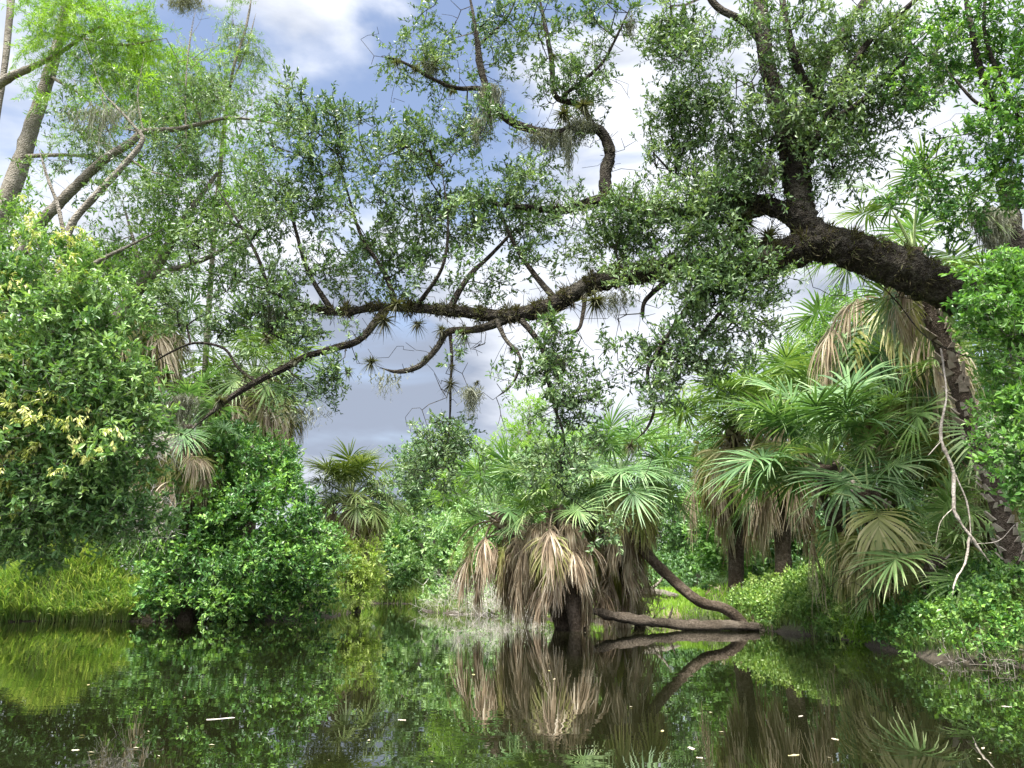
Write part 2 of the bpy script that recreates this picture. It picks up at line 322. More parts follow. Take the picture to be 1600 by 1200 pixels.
# ------------------------------------------------------------------ woody plants
def branch(row, n=6):
    """row: (px, py, D, radius) control points -> smooth polyline in the place"""
    q = np.array([[*P(a, b_, D), r] for a, b_, D, r in row]); s = bez(q, n); u = np.linspace(0, 1, len(s)); r = s[:, 3] * (np.clip((1 - u) / .16, .22, 1) if row[-1][3] < .03 else 1); return s[:, :3], np.maximum(r, .003)
def blob_targets(blobs, rng, per=900., dens=1., shell=False):
    T = []; O = []
    for bl in blobs:
        px, py, rx, ry, D, rz = bl[:6]; k = bl[6] if len(bl) > 6 else 1.
        n = max(2, int(dens * k * math.pi * rx * ry / per)); u = nrm(rng.normal(0, 1, (n, 3)))
        rr = rng.uniform(0, 1, n)**(.2 if shell else .42)
        c = P(px, py, D); ax = P(px + rx, py, D)[0] - c[0]; az = P(px, py - ry, D)[2] - c[2]
        if shell: rr = rr * (1 + .12 * np.sin(u[:, 0] * 7 + px) * np.sin(u[:, 2] * 6 + py))
        T.append(c + u * rr[:, None] * np.array([ax, rz, az])); O.append(nrm(u * np.array([1, .8, 1]) + np.array([0, 0, .15])))
    return np.vstack(T), np.vstack(O)
r0 = True
def woody(name, label, cat, skels, blobs, bark, leafm, seed, group=None, dens=1., shell=False, per=900., sp={}, rt=.004, rmax=.03,
          sides=9, rough=.06, leafname='foliage', gap=None, bare=0, base=None, seg=.3, minz=.12, jit=.16, extra=None):
    rng = np.random.default_rng(seed); tr = MB(); tw = MB(); lf = MB(); allp = []; b0 = None
    for row in skels:
        p, r = branch(row, 14 if r0 and row[0][3] > .1 else 6); tube(tr, p, r, sides if r[0] > .03 else 6, rng, rough)
        if b0 is None: b0 = p[0]
        allp.append(p)
    sk = np.vstack(allp); T, O = blob_targets(blobs, rng, per, dens, shell)
    k = T[:, 2] > minz
    if gap:                       # open the crown: lose whole pockets of twigs
        f = sum(np.sin((T @ rng.normal(0, 2.6, 3)) + rng.uniform(0, 6)) for _ in range(4)) + rng.normal(0, .5, len(T)); k &= f > gap
    T = T[k]; O = O[k]
    a, b_, ra, rb, en = grow(sk, T, rng, rt, seg, jit, rmax); prisms(tw, a, b_, ra, rb)
    if bare:                      # leafless twigs along the limbs
        q = sk[rng.integers(0, len(sk), bare)] + rng.normal(0, 1, (bare, 3)) * np.array([.35, .2, .3]) - np.array([0, 0, .08])
        a2, b2, r2, r3, _ = grow(sk, q, rng, rt * .7, .12, .3, rmax); prisms(tw, a2, b2, r2, r3)
    sprays(lf, tw, T, O if shell else nrm(en + O * .4), rng, **sp)
    if base is not None: b0 = np.array(base)
    t = thing(name, label, cat, b0, group)
    tr.obj('trunk', bark, t, True); tw.obj('twigs', bark, t); lf.obj(leafname, leafm, t)
    if extra: extra(t, rng, T, O)
    return t

# the live oak whose great limb crosses the river
oak_sk = [
 [(1840,950,9,.62),(1780,800,9,.5),(1700,600,9,.42),(1620,485,9,.33),(1540,465,9,.27),(1470,448,9,.25),(1410,422,9,.25),(1340,395,9,.235),(1275,380,9,.21),(1225,400,9.1,.2),(1150,422,9.2,.165),(1080,416,9.3,.15),(1000,428,9.4,.13),(930,442,9.5,.12),(860,478,9.6,.105),(790,494,9.7,.085),(700,486,9.8,.07),(600,480,9.9,.052),(520,488,10,.05),(450,468,10,.036),(380,440,10,.03),(300,420,10,.015)],
 [(1300,392,9,.22),(1258,350,9,.19),(1248,300,9,.165),(1240,255,9,.155),(1230,215,9,.14),(1212,150,9,.115),(1196,80,9,.10),(1185,-60,9,.085)],
 [(1240,260,9,.11),(1262,190,9.1,.10),(1285,110,9.2,.08),(1320,50,9.3,.065),(1380,-40,9.4,.05)],
 [(1270,150,9,.06),(1245,100,8.9,.05),(1232,50,8.8,.045),(1215,-40,8.8,.035)],
 [(1200,75,9,.07),(1165,35,9,.055),(1120,10,9,.045),(1080,-50,9,.03)],
 [(1240,300,9,.08),(1285,195,8.7,.05),(1350,75,8.5,.035),(1430,0,8.4,.03),(1480,-50,8.4,.02)],
 [(1246,215,9,.06),(1330,170,8.6,.035),(1400,110,8.5,.03),(1460,40,8.4,.015)],
 [(1255,345,9,.12),(1190,318,9.3,.11),(1130,318,9.5,.10),(1060,335,9.6,.09),(1000,325,9.7,.085),(945,312,9.8,.08),(880,328,9.9,.055),(800,322,10,.04),(720,312,10,.025),(640,330,10,.012)],
 [(1215,398,9.1,.12),(1160,378,9.2,.09),(1150,345,9.3,.075),(1215,318,9.2,.08)],
 [(950,318,9.8,.085),(945,275,9.9,.085),(953,240,10,.078),(938,205,10,.07),(905,200,10,.062),(870,208,10,.058),(830,202,10,.055),(795,188,10,.058),(770,160,10,.055),(752,110,10,.05),(745,60,10,.04),(735,0,10,.032),(720,-50,10,.025)],
 [(750,138,10,.035),(710,137,9.9,.03),(670,120,9.8,.025),(625,95,9.8,.018),(590,88,9.8,.012)],
 [(928,198,10,.05),(905,165,10,.045),(868,150,10,.042),(862,95,10,.037),(852,40,10,.03),(835,-40,10,.022)],
 [(880,150,10,.03),(935,105,9.9,.025),(962,60,9.8,.02),(990,0,9.8,.012)],
 [(748,70,10,.025),(790,30,10.2,.018),(815,-20,10.2,.01)],
 [(790,500,9.7,.06),(745,515,9.6,.045),(702,518,9.6,.042),(682,545,9.6,.036),(655,572,9.5,.032),(620,581,9.5,.026),(588,572,9.5,.014)],
 [(602,484,9.9,.06),(585,505,9.8,.05),(560,532,9.7,.045),(520,545,9.7,.042),(480,557,9.7,.042),(440,577,9.6,.042),(400,597,9.6,.038),(365,618,9.6,.036),(330,645,9.6,.032),(296,675,9.6,.02)],
 [(400,597,9.6,.025),(372,575,9.6,.022),(350,545,9.6,.02),(305,536,9.6,.017),(262,553,9.6,.013),(220,580,9.6,.008)],
 [(703,515,9.6,.028),(706,560,9.6,.022),(704,600,9.6,.018),(703,650,9.6,.014),(700,700,9.6,.009)],
 [(815,500,9.6,.04),(845,540,9.5,.032),(856,590,9.5,.026),(868,640,9.4,.02),(882,690,9.4,.014),(870,760,9.4,.008)],
 [(775,500,9.6,.03),(790,530,9.5,.026),(813,560,9.4,.022),(800,600,9.4,.018),(770,625,9.4,.012)],
 [(915,450,9.5,.035),(911,490,9.4,.026),(903,515,9.3,.022),(878,523,9.3,.018)],
 [(1040,440,9.3,.04),(1008,470,9.2,.026),(1004,500,9.2,.022)],
 [(1120,430,9.2,.045),(1075,480,9.1,.032),(1040,530,9,.026),(1012,580,9,.022),(1022,635,9,.017),(1010,670,9,.014),(984,695,9,.008)],
 [(1150,430,9.2,.04),(1130,480,9,.028),(1085,540,8.9,.02),(1050,590,8.9,.014)],
 [(870,470,9.6,.045),(832,425,9.7,.034),(800,375,9.8,.026),(770,300,9.8,.016)],
 [(700,488,9.8,.05),(730,435,9.9,.036),(770,395,10,.026),(812,350,10.1,.014)],
 [(620,480,9.9,.045),(600,425,10,.032),(565,370,10,.024),(540,290,10,.014),(520,220,10,.008)],
 [(520,488,10,.04),(482,425,10,.03),(462,360,10.1,.022),(440,280,10.2,.012)],
 [(650,480,9.8,.03),(690,420,9.4,.025),(700,350,9.4,.018),(690,260,9.4,.01)],
 [(420,456,10,.03),(402,400,10,.024),(365,335,10,.016),(330,280,10,.008)],
 [(480,480,10,.03),(440,500,9.9,.02),(412,530,9.8,.012)],
]
oak_bl = [(640,85,50,30,9.8,.4,.9),(700,30,55,40,10,.6,.8),(690,100,35,40,10,.4,.6),(770,30,60,40,10,.8,.7),(855,50,60,45,10,.8,.8),(905,110,45,35,10,.5,.6),
 (950,40,50,45,9.8,.8,.8),(865,155,50,25,10,.5,.9),(905,190,30,18,10,.4,.8),(920,150,50,35,10,.6,.8),(770,110,40,40,10,.4,.35),(700,180,60,20,10,.5,.5),
 (480,210,70,55,10,.9,1),(580,240,70,55,10,1,1.1),(670,270,80,60,10,1,1.1),(460,310,80,60,10,1,1.1),(570,350,90,55,10,1,1.1),(690,350,80,55,10,1,1),(800,330,70,55,10,1,.9),(370,390,70,50,10,.8,1),
 (760,220,60,40,10,.8,1),(820,265,50,35,10,.7,.9),(870,345,60,35,10,.8,.8),(940,365,70,40,9.6,.8,1),(1010,350,70,40,9.4,.8,1.2),(1080,350,70,50,9.2,.9,1.3),(1130,310,55,40,9.2,.7,1),
 (480,430,80,26,10,.7,.9),(620,430,80,26,9.9,.7,.8),(740,440,70,26,9.8,.7,.7),(850,400,50,22,9.8,.6,.4),(640,470,40,14,9.7,.4,.5),
 (1050,50,45,50,9,.8,1.2),(1080,140,65,50,9,.9,1),(1150,110,70,60,9,.9,1),(1230,70,70,50,9,.9,.9),(1310,110,80,50,9,.9,1.1),(1110,215,70,50,9.2,.9,1.1),(1040,205,45,35,9.5,.6,.8),
 (1200,215,60,45,9,.7,.9),(1290,190,75,45,8.8,.8,1.3),(1370,160,60,40,8.7,.7,1.2),(1370,70,70,50,8.6,.8,.9),(1450,100,60,50,8.6,.7,.8),(1310,265,60,35,8.8,.6,1),(1050,270,50,35,9.5,.6,.6),(1160,270,50,30,9.2,.6,.8),(1190,300,50,24,9,.5,.8),
 (1110,400,75,42,8.9,.6,1.0),(1175,425,50,45,8.8,.5,.8),(1090,465,60,38,8.9,.6,0.75),(1105,530,60,40,8.9,.6,0.9),(1050,545,40,40,8.9,.5,0.9),(1030,600,28,36,8.9,.4,.9),(1180,500,40,50,8.8,.4,.5),(1130,580,35,28,8.9,.4,.5),
 (850,545,40,40,9.5,.4,0.8),(835,585,40,22,9.4,.4,0.9),(885,605,50,22,9.4,.4,.7),(895,640,55,30,9.4,.4,0.8),(750,600,30,14,9.4,.3,.5),(690,690,50,36,9.6,.4,.9),(720,730,45,36,9.6,.4,0.3),(660,740,40,50,9.6,.4,0.35),
 (870,740,60,45,9.4,.4,0.6),(900,700,60,30,9.4,.4,0.3),(960,820,36,22,9.3,.3,.6),(860,560,30,60,9.5,.3,0.25),
 (425,470,40,55,9.9,.5,1),(455,520,45,40,9.8,.5,.7),(500,600,50,18,9.7,.3,.8),(460,630,30,10,9.6,.3,.7),(530,575,34,20,9.7,.3,.6),(380,560,30,14,9.6,.3,.3),(540,520,20,20,9.7,.3,.3),(1010,430,60,34,9.0,.3,.5),(1120,440,60,36,8.7,.3,.9),(300,440,60,30,10,.6,.8),(260,480,60,30,9.8,.5,.6),(340,500,50,30,9.8,.5,.6),(700,560,40,24,9.5,.4,.3),(960,560,40,40,9.3,.4,.35),(780,560,30,40,9.4,.3,.4)]
def oak_extra(t, rng, T, O):
    # tufts of brown resurrection fern along the top and sides of the limbs
    fb = MB(); secs = [(oak_sk[0], .24, .9, 9000, .085), (oak_sk[1], .0, .55, 500, .05), (oak_sk[7], 0, .7, 1200, .08), (oak_sk[8], 0, 1, 700, .11), (oak_sk[9], .1, .7, 350, .05), (oak_sk[14], .0, .8, 160, .05), (oak_sk[15], 0, .9, 260, .05)]
    for row, t0, t1, n, ln in secs:
        p, r = branch(row, 12); q = rng.uniform(t0, t1, n) * (len(p) - 2)
        q = q + 1.6 * np.sin(q * .9) + 1.1 * np.sin(q * 2.3 + 1); q = np.clip(q, 0, len(p) - 1.01); i = q.astype(int); f = (q - i)[:, None]; c = p[i] * (1 - f) + p[i + 1] * f; rr = r[i]
        tn = nrm(p[i + 1] - p[i]); n0 = nrm(rng.normal(0, 1, (n, 3)) + np.array([0, -.3, .55])); n0 = nrm(n0 - (n0 * tn).sum(1)[:, None] * tn)
        base = c + n0 * (rr * .95)[:, None]; d = nrm(n0 + rng.normal(0, .5, (n, 3)) - np.array([0, 0, .25]))
        for k in range(2):
            e = nrm(d + rng.normal(0, .35, d.shape)); s = rng.uniform(.5, 1.4, n)
            leaves(fb, base, e, nrm(rng.normal(0, 1, (n, 3))), ln * s * (.5 + .9 * np.clip(np.sin(q * 1.9) + .5 * np.sin(q * 5.3), 0, 1.5)), .010 * s, np.clip(rng.normal(.45, .2, n), 0, 1))
    fb.obj('fern_cover', FERN, t)
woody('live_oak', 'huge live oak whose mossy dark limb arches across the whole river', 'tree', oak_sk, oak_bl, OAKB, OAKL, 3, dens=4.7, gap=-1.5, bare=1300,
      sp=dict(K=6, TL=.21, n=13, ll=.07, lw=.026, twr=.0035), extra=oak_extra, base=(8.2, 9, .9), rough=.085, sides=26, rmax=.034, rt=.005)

# left bank: tall cypress, grey tree, ash with yellow seeds
woody('bald_cypress', 'tall pale leaning cypress trunk with feathery lime needles at top left', 'tree',
  [[(-230,930,14,0.242),(-120,650,14,0.207),(-40,430,14,0.190),(20,290,14,0.173),(52,190,14,0.144),(82,100,14,0.115),(100,20,14,0.086),(115,-60,14,.12)],
   [(-160,300,14,0.127),(-60,180,13.6,0.115),(0,130,13.5,0.098),(50,105,13.4,0.069),(90,85,13.3,0.046),(150,45,13,0.029),(230,15,12.8,.03)],
   [(-30,330,14,0.086),(-8,200,14,0.069),(10,80,14,0.063),(20,-50,14,.09)],
   [(30,245,14,0.052),(90,242,13.6,0.035),(160,245,13.2,.04)],[(95,50,14,0.035),(180,70,13,0.023),(260,60,12.6,.02)],[(80,120,14,0.035),(140,160,13.4,0.017),(190,240,13,.015)]],
  [(160,40,90,50,13,1,1.3),(110,20,60,40,13,1,1),(200,80,60,50,13,1,1),(120,90,60,50,13,1,.5),(60,60,60,60,13.5,1,.2),(230,120,50,45,13,1,.5),(140,230,50,40,13,1,.4),(150,180,60,60,13,1,.4),(290,120,60,40,13,1,.45),(250,190,50,40,13,1,.4),(240,230,60,40,13,1,.4),(340,230,60,40,13,1,.35)],
  GREYB, LIME, 11, dens=2.6, sp=dict(K=7, TL=.45, n=50, ll=.095, lw=.013, droop=.3, up=.0, hang=.25), rt=.004, rough=.05)
woody('cypress_sapling', 'dark feathery cypress spire against the blue sky at upper left', 'tree',
  [[(300,935,26,.12),(325,500,25,.10),(345,250,22,.07),(362,120,19,.045),(385,40,19,.035),(398,-40,19,.02)],[(362,130,19,.03),(385,75,19,.02),(400,20,19,.015)]],
  [(375,40,22,40,19,.4,1.6),(400,80,26,22,19,.4,1.3),(385,125,22,22,19,.4,.8),(360,150,26,30,19,.4,.7),(330,170,50,40,19,.6,.7),(440,165,50,30,19,.8,.8),(320,120,50,40,19,.8,.8),(250,150,60,40,19,.8,.7),(200,110,50,40,19,.8,.5),(300,110,40,40,19,.6,.4),(260,90,60,50,19,.8,.3)],
  GREYB, GREYN, 12, dens=3.5, sp=dict(K=6, TL=.42, n=36, ll=.11, lw=.016, droop=.4, up=0, hang=.4), rt=.005)
woody('water_locust', 'grey forked tree with a long pale limb beside the cypress', 'tree',
  [[(-130,960,12,0.143),(-60,650,12,0.130),(5,450,12,0.117),(55,360,12,0.098),(105,305,12,0.091),(160,252,12,0.078),(205,222,12,0.065),(225,206,12,0.058),(275,202,12,0.046),(320,192,12,0.033),(365,184,12,0.026),(440,196,12,0.016),(480,215,12,0.007)],
   [(-110,740,11,0.078),(60,520,11,0.072),(100,400,11,0.065),(112,350,11,0.058),(150,305,11,0.055),(190,262,11,0.049),(222,222,11,0.039),(212,200,11,0.026),(180,165,11,0.019),(160,140,11,0.013),(130,60,11,0.007)],
   [(102,375,11,0.033),(90,320,11,0.029),(75,280,11,0.023),(60,230,11,0.013)],[(205,250,11,0.019),(235,268,11,0.013),(270,275,11,0.007)],
   [(225,210,12,0.019),(215,150,12,0.013),(225,90,12,0.005)],[(215,206,12,0.013),(175,190,12,0.013),(150,130,12,0.007)],[(290,200,12,0.013),(290,140,12,0.010),(295,80,12,0.007),(305,20,12,0.004)],[(295,110,12,0.007),(330,80,12,0.004),(355,60,12,0.003)],
   [(110,440,11,0.039),(150,410,11,0.033),(200,385,11,0.023),(250,360,11,0.010)]],
  [(310,160,55,40,12,.6,1.7),(275,230,40,35,12,.6,2),(300,255,40,20,12,.6,1.8),(200,170,70,50,12,.8,.35),(140,200,60,45,12,.8,.7),(100,250,60,40,12,.8,.4),(350,160,45,30,12,.6,.8),(160,120,60,50,12,.8,.3),(230,300,60,30,11,.6,.9),(170,240,40,25,12,.5,.7)],
  GREYB, OAKL, 13, dens=3.6, gap=-1.8, bare=120, sp=dict(K=5, TL=.26, n=14, ll=.075, lw=.026), rt=.004)
woody('willow_oak', 'light green leafy tree spreading under the pale limb on the left', 'tree',
  [[(-180,970,12.5,.16),(-60,760,12.5,.14),(130,560,12.5,.12),(240,420,12.5,.10),(290,340,12.3,.06),(340,270,12.2,.03)],[(130,560,12.5,.08),(90,450,12.5,.05),(60,400,12.5,.03)],[(240,430,12.5,.06),(330,400,12.2,.04),(400,350,12.1,.02)],[(230,450,12.5,.05),(210,380,12.4,.03),(190,310,12.4,.015)]],
  [(230,360,80,50,12.4,.8,1.5),(320,320,70,50,12.2,.8,1.4),(280,290,60,35,12.2,.7,1),(170,420,80,50,12.5,.8,1.4),(300,410,80,45,12.3,.8,1.3),(60,400,70,60,12.5,.8,1.4),(380,330,60,50,12.1,.7,.8),(240,460,70,40,12.5,.8,1.3),(20,350,60,50,12.5,.8,1.3),(390,250,40,60,12.1,.6,.6),(420,190,40,40,12.1,.6,.6),(150,360,50,30,12.5,.6,.8)],
  GREYB, LIGHTL, 14, dens=3.8, gap=-1.6, bare=120, sp=dict(K=5, TL=.28, n=14, ll=.085, lw=.028))
def seeds(t, rng, T, O):
    fb = MB(); k = np.where(np.sin(T[:, 0] * 2.1 + 1) + np.sin(T[:, 2] * 2.9) + np.sin(T[:, 1] * 3) + rng.normal(0, .6, len(T)) > 2.0)[0]; c = T[k] + O[k] * .22 + np.array([.0, -.22, 0])
    tw = MB(); sprays(fb, tw, c, O[k], rng, K=3, TL=.13, n=16, ll=.06, lw=.018, hang=.8)
    fb.obj('seed_cluster', FLOW, t)
woody('pop_ash', 'near broad leafed ash hung with pale yellow seed clusters on left', 'tree',
  [[(-260,1010,9,.16),(-200,850,9,.14),(-140,700,9,.12),(-60,560,9,.08),(20,470,9,.05),(80,430,9,.02)],[(-180,800,9,.08),(-60,740,9,.06),(60,700,9,.04),(160,690,9,.02)],[(-150,720,9,.07),(0,620,9,.05),(110,590,9,.03),(190,570,9,.015)],[(-200,860,9,.06),(-60,840,9.4,.04),(80,810,9.6,.03),(180,800,9.7,.015)]],
  [(50,430,90,55,9,.7,1),(110,510,100,65,9,.8,1.1),(30,540,80,70,9,.8,1.2),(100,610,110,70,9,.8,1.3),(190,580,60,50,9,.6,1),(60,700,100,70,9,.8,1.3),(160,700,80,60,9,.7,1.2),(210,660,45,50,9,.5,.9),(80,790,90,45,9.3,.7,1.3),(180,790,55,42,9.3,.6,1.2),(30,840,60,40,9.3,.5,1.2),(-20,640,60,140,9,.7,1),(0,460,50,60,9,.6,1),(215,810,30,24,9.3,.4,.9),(150,460,60,40,9,.6,.8)],
  GREYB, NEARL, 15, dens=3.8, gap=-1.3, sp=dict(K=5, TL=.24, n=15, ll=.078, lw=.029, detail=True), extra=seeds)

# the dark green bush hanging over the left waterline
woody('waterside_bush', 'big rounded emerald bush overhanging the water on the left bank', 'bush',
  [[(330,960,21.6,.09),(350,850,21.3,.08),(370,760,21,.06),(390,700,21,.03)],[(330,955,21.4,.07),(290,850,21,.06),(270,780,21,.03)],[(350,955,21.5,.07),(430,880,21,.05),(490,830,21,.03)],[(340,958,21.4,.06),(300,930,20.4,.05),(280,900,19.8,.03)],[(350,958,21.4,.06),(400,935,20.4,.05),(440,920,20,.03)]],
  [(380,740,80,55,21.4,1.2,1.1),(310,790,70,60,21,1.2,1),(410,810,90,65,20.8,1.3,1.1),(300,870,75,55,20.6,1.2,1),(400,890,100,50,20.4,1.3,1.1),(470,860,50,50,20.8,1,1),(480,925,45,32,20.6,.8,1),(360,935,90,28,20,.9,1),(262,925,35,32,20.2,.7,1),(350,690,34,28,21.6,.7,1),(425,745,30,28,21.6,.7,1)],
  GREYB, EMER, 16, dens=8.5, shell=True, gap=-2.2, per=700, sp=dict(K=5, TL=.26, n=13, ll=.12, lw=.052, up=.15), rt=.005, minz=.1)
woody('lime_shrub', 'lime green sapling top rising behind the emerald bush under the palms', 'bush',
  [[(370,950,24,.08),(380,800,24,.06),(390,710,24,.03)],[(380,780,24,.04),(430,720,24,.02)]],
  [(360,690,40,36,23.6,.8,1.2),(395,720,50,34,23.4,.8,1.2),(435,745,26,22,23.4,.7,1),(430,790,50,40,23.4,.8,.8),(500,850,34,40,23.2,.6,.8),(515,900,20,30,22.6,.5,.8)],
  GREYB, BRIGHT, 17, dens=5., shell=True, per=700, sp=dict(K=4, TL=.35, n=12, ll=.13, lw=.05), rt=.005)

# far bank
far = dict(rt=.01, rmax=.06, seg=.8)
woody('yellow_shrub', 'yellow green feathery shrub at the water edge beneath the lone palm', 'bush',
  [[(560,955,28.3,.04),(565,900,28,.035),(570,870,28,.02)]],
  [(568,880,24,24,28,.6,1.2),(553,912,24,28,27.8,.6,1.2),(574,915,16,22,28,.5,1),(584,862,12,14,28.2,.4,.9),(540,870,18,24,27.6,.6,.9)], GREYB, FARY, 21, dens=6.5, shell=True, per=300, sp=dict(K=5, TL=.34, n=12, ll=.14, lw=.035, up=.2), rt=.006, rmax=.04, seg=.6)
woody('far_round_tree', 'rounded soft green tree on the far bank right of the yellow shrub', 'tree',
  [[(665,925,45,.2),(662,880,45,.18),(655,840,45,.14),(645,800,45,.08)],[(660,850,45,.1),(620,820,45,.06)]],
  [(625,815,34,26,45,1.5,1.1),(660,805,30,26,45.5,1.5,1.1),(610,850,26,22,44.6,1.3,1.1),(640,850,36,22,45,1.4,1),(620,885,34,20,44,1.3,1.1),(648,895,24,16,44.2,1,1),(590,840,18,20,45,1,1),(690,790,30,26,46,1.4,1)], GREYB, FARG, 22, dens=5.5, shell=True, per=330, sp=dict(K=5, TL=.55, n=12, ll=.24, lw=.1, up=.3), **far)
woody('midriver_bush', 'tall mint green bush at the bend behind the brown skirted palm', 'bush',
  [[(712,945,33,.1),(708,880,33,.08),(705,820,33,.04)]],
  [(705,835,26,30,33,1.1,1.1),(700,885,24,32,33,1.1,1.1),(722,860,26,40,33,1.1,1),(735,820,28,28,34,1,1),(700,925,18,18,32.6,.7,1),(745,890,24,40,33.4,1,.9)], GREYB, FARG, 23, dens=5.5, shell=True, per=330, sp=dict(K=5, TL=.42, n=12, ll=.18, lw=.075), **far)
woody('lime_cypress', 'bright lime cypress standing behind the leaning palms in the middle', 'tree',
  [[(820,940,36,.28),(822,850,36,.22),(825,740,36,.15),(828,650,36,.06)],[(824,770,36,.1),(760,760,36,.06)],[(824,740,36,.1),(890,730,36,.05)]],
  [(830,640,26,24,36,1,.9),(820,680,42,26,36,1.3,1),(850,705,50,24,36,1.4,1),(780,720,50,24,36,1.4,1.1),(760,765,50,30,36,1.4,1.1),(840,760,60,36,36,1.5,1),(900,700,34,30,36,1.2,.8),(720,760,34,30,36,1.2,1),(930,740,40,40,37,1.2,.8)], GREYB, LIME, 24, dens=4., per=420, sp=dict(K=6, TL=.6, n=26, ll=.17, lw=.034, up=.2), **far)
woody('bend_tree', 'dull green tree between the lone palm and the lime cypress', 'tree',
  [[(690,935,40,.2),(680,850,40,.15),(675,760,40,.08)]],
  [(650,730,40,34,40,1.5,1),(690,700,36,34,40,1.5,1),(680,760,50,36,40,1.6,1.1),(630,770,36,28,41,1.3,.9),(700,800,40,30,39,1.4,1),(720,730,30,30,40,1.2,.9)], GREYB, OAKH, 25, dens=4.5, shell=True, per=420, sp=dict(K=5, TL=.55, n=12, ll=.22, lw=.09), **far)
BGG = 'trees of the wood behind the banks'
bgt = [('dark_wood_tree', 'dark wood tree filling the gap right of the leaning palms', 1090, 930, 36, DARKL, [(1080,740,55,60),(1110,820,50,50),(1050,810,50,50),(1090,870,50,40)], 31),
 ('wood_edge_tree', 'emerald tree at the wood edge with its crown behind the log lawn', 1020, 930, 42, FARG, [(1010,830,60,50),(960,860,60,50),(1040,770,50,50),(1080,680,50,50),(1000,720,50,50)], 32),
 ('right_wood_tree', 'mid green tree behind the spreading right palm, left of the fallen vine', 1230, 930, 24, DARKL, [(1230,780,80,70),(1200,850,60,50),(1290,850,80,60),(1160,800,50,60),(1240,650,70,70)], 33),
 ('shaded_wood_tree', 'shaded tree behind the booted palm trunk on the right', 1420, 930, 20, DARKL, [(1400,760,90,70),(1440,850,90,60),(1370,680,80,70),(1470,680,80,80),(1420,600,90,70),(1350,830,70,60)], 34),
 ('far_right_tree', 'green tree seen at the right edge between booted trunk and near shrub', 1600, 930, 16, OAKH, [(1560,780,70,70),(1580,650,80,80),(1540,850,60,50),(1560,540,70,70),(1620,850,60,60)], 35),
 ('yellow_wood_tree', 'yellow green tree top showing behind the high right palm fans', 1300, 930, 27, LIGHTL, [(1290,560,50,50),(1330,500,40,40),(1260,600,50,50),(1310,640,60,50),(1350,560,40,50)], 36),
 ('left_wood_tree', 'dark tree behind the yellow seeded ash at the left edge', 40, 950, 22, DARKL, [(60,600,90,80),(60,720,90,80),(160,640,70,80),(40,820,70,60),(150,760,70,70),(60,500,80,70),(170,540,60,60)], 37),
 ('palm_shade_tree', 'dark green tree behind the drooping left bank palms', 280, 950, 28, OAKL, [(260,620,60,60),(320,660,60,60),(240,720,60,70),(300,760,60,60),(380,680,50,60),(230,820,60,60),(410,730,40,50)], 38),
 ('lawn_edge_bush', 'bright mint bush at the lawn edge left of the right bank palms', 1140, 930, 22, BRIGHT, [(1120,810,34,40),(1140,860,34,36),(1130,770,30,30),(1165,900,30,20),(1105,850,20,30)], 39),
 ('distant_wood_tree', 'hazy distant tree behind the lone palm at the far bend', 560, 935, 62, OAKH, [(560,880,60,34),(525,880,40,30),(600,840,36,30),(480,900,40,24)], 40),
 ('back_center_tree', 'mint tree behind the brown palm skirts near the bend', 860, 935, 30, FARG, [(880,850,70,50),(800,870,60,50),(840,800,70,50),(940,870,60,50),(760,880,50,40),(900,770,60,50)], 41)]
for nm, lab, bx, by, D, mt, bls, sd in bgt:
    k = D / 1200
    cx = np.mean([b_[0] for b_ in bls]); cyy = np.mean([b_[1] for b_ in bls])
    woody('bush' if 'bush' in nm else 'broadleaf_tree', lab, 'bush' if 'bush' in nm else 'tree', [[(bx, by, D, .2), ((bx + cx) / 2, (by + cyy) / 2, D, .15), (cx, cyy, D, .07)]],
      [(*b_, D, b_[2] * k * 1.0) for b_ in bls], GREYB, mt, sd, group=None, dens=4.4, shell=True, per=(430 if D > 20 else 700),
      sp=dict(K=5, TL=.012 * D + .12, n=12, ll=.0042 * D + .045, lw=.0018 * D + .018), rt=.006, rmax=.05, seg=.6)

woody('bank_shrub', 'mid green shrub behind the drooping grass mounds under the ash', 'shrub',
  [[(100,930,22.5,.07),(100,860,22.3,.05),(105,800,22,.03)],[(60,940,22.5,.06),(30,850,22.3,.03)]],
  [(110,830,70,44,22,.8,1.2),(30,840,60,50,22,.8,1.2),(180,850,50,50,22,.8,1.2),(205,900,30,50,21.6,.6,1.1),(0,900,40,40,21.5,.6,.8),(230,800,50,60,22.5,.8,1)], GREYB, LIGHTL, 55, dens=4.5, shell=True, per=700, sp=dict(K=5, TL=.28, n=12, ll=.12, lw=.045))
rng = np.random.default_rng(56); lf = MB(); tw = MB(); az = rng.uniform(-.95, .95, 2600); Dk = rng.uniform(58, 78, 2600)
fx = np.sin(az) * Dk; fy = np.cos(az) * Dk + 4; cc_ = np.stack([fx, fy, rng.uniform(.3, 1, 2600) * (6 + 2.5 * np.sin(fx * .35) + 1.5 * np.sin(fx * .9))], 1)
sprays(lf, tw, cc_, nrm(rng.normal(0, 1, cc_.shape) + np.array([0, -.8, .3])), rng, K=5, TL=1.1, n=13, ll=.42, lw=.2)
tag(lf.obj('far_wood', FARG), 'soft green distant wood closing the horizon beyond the river bend', 'wood', kind='stuff')
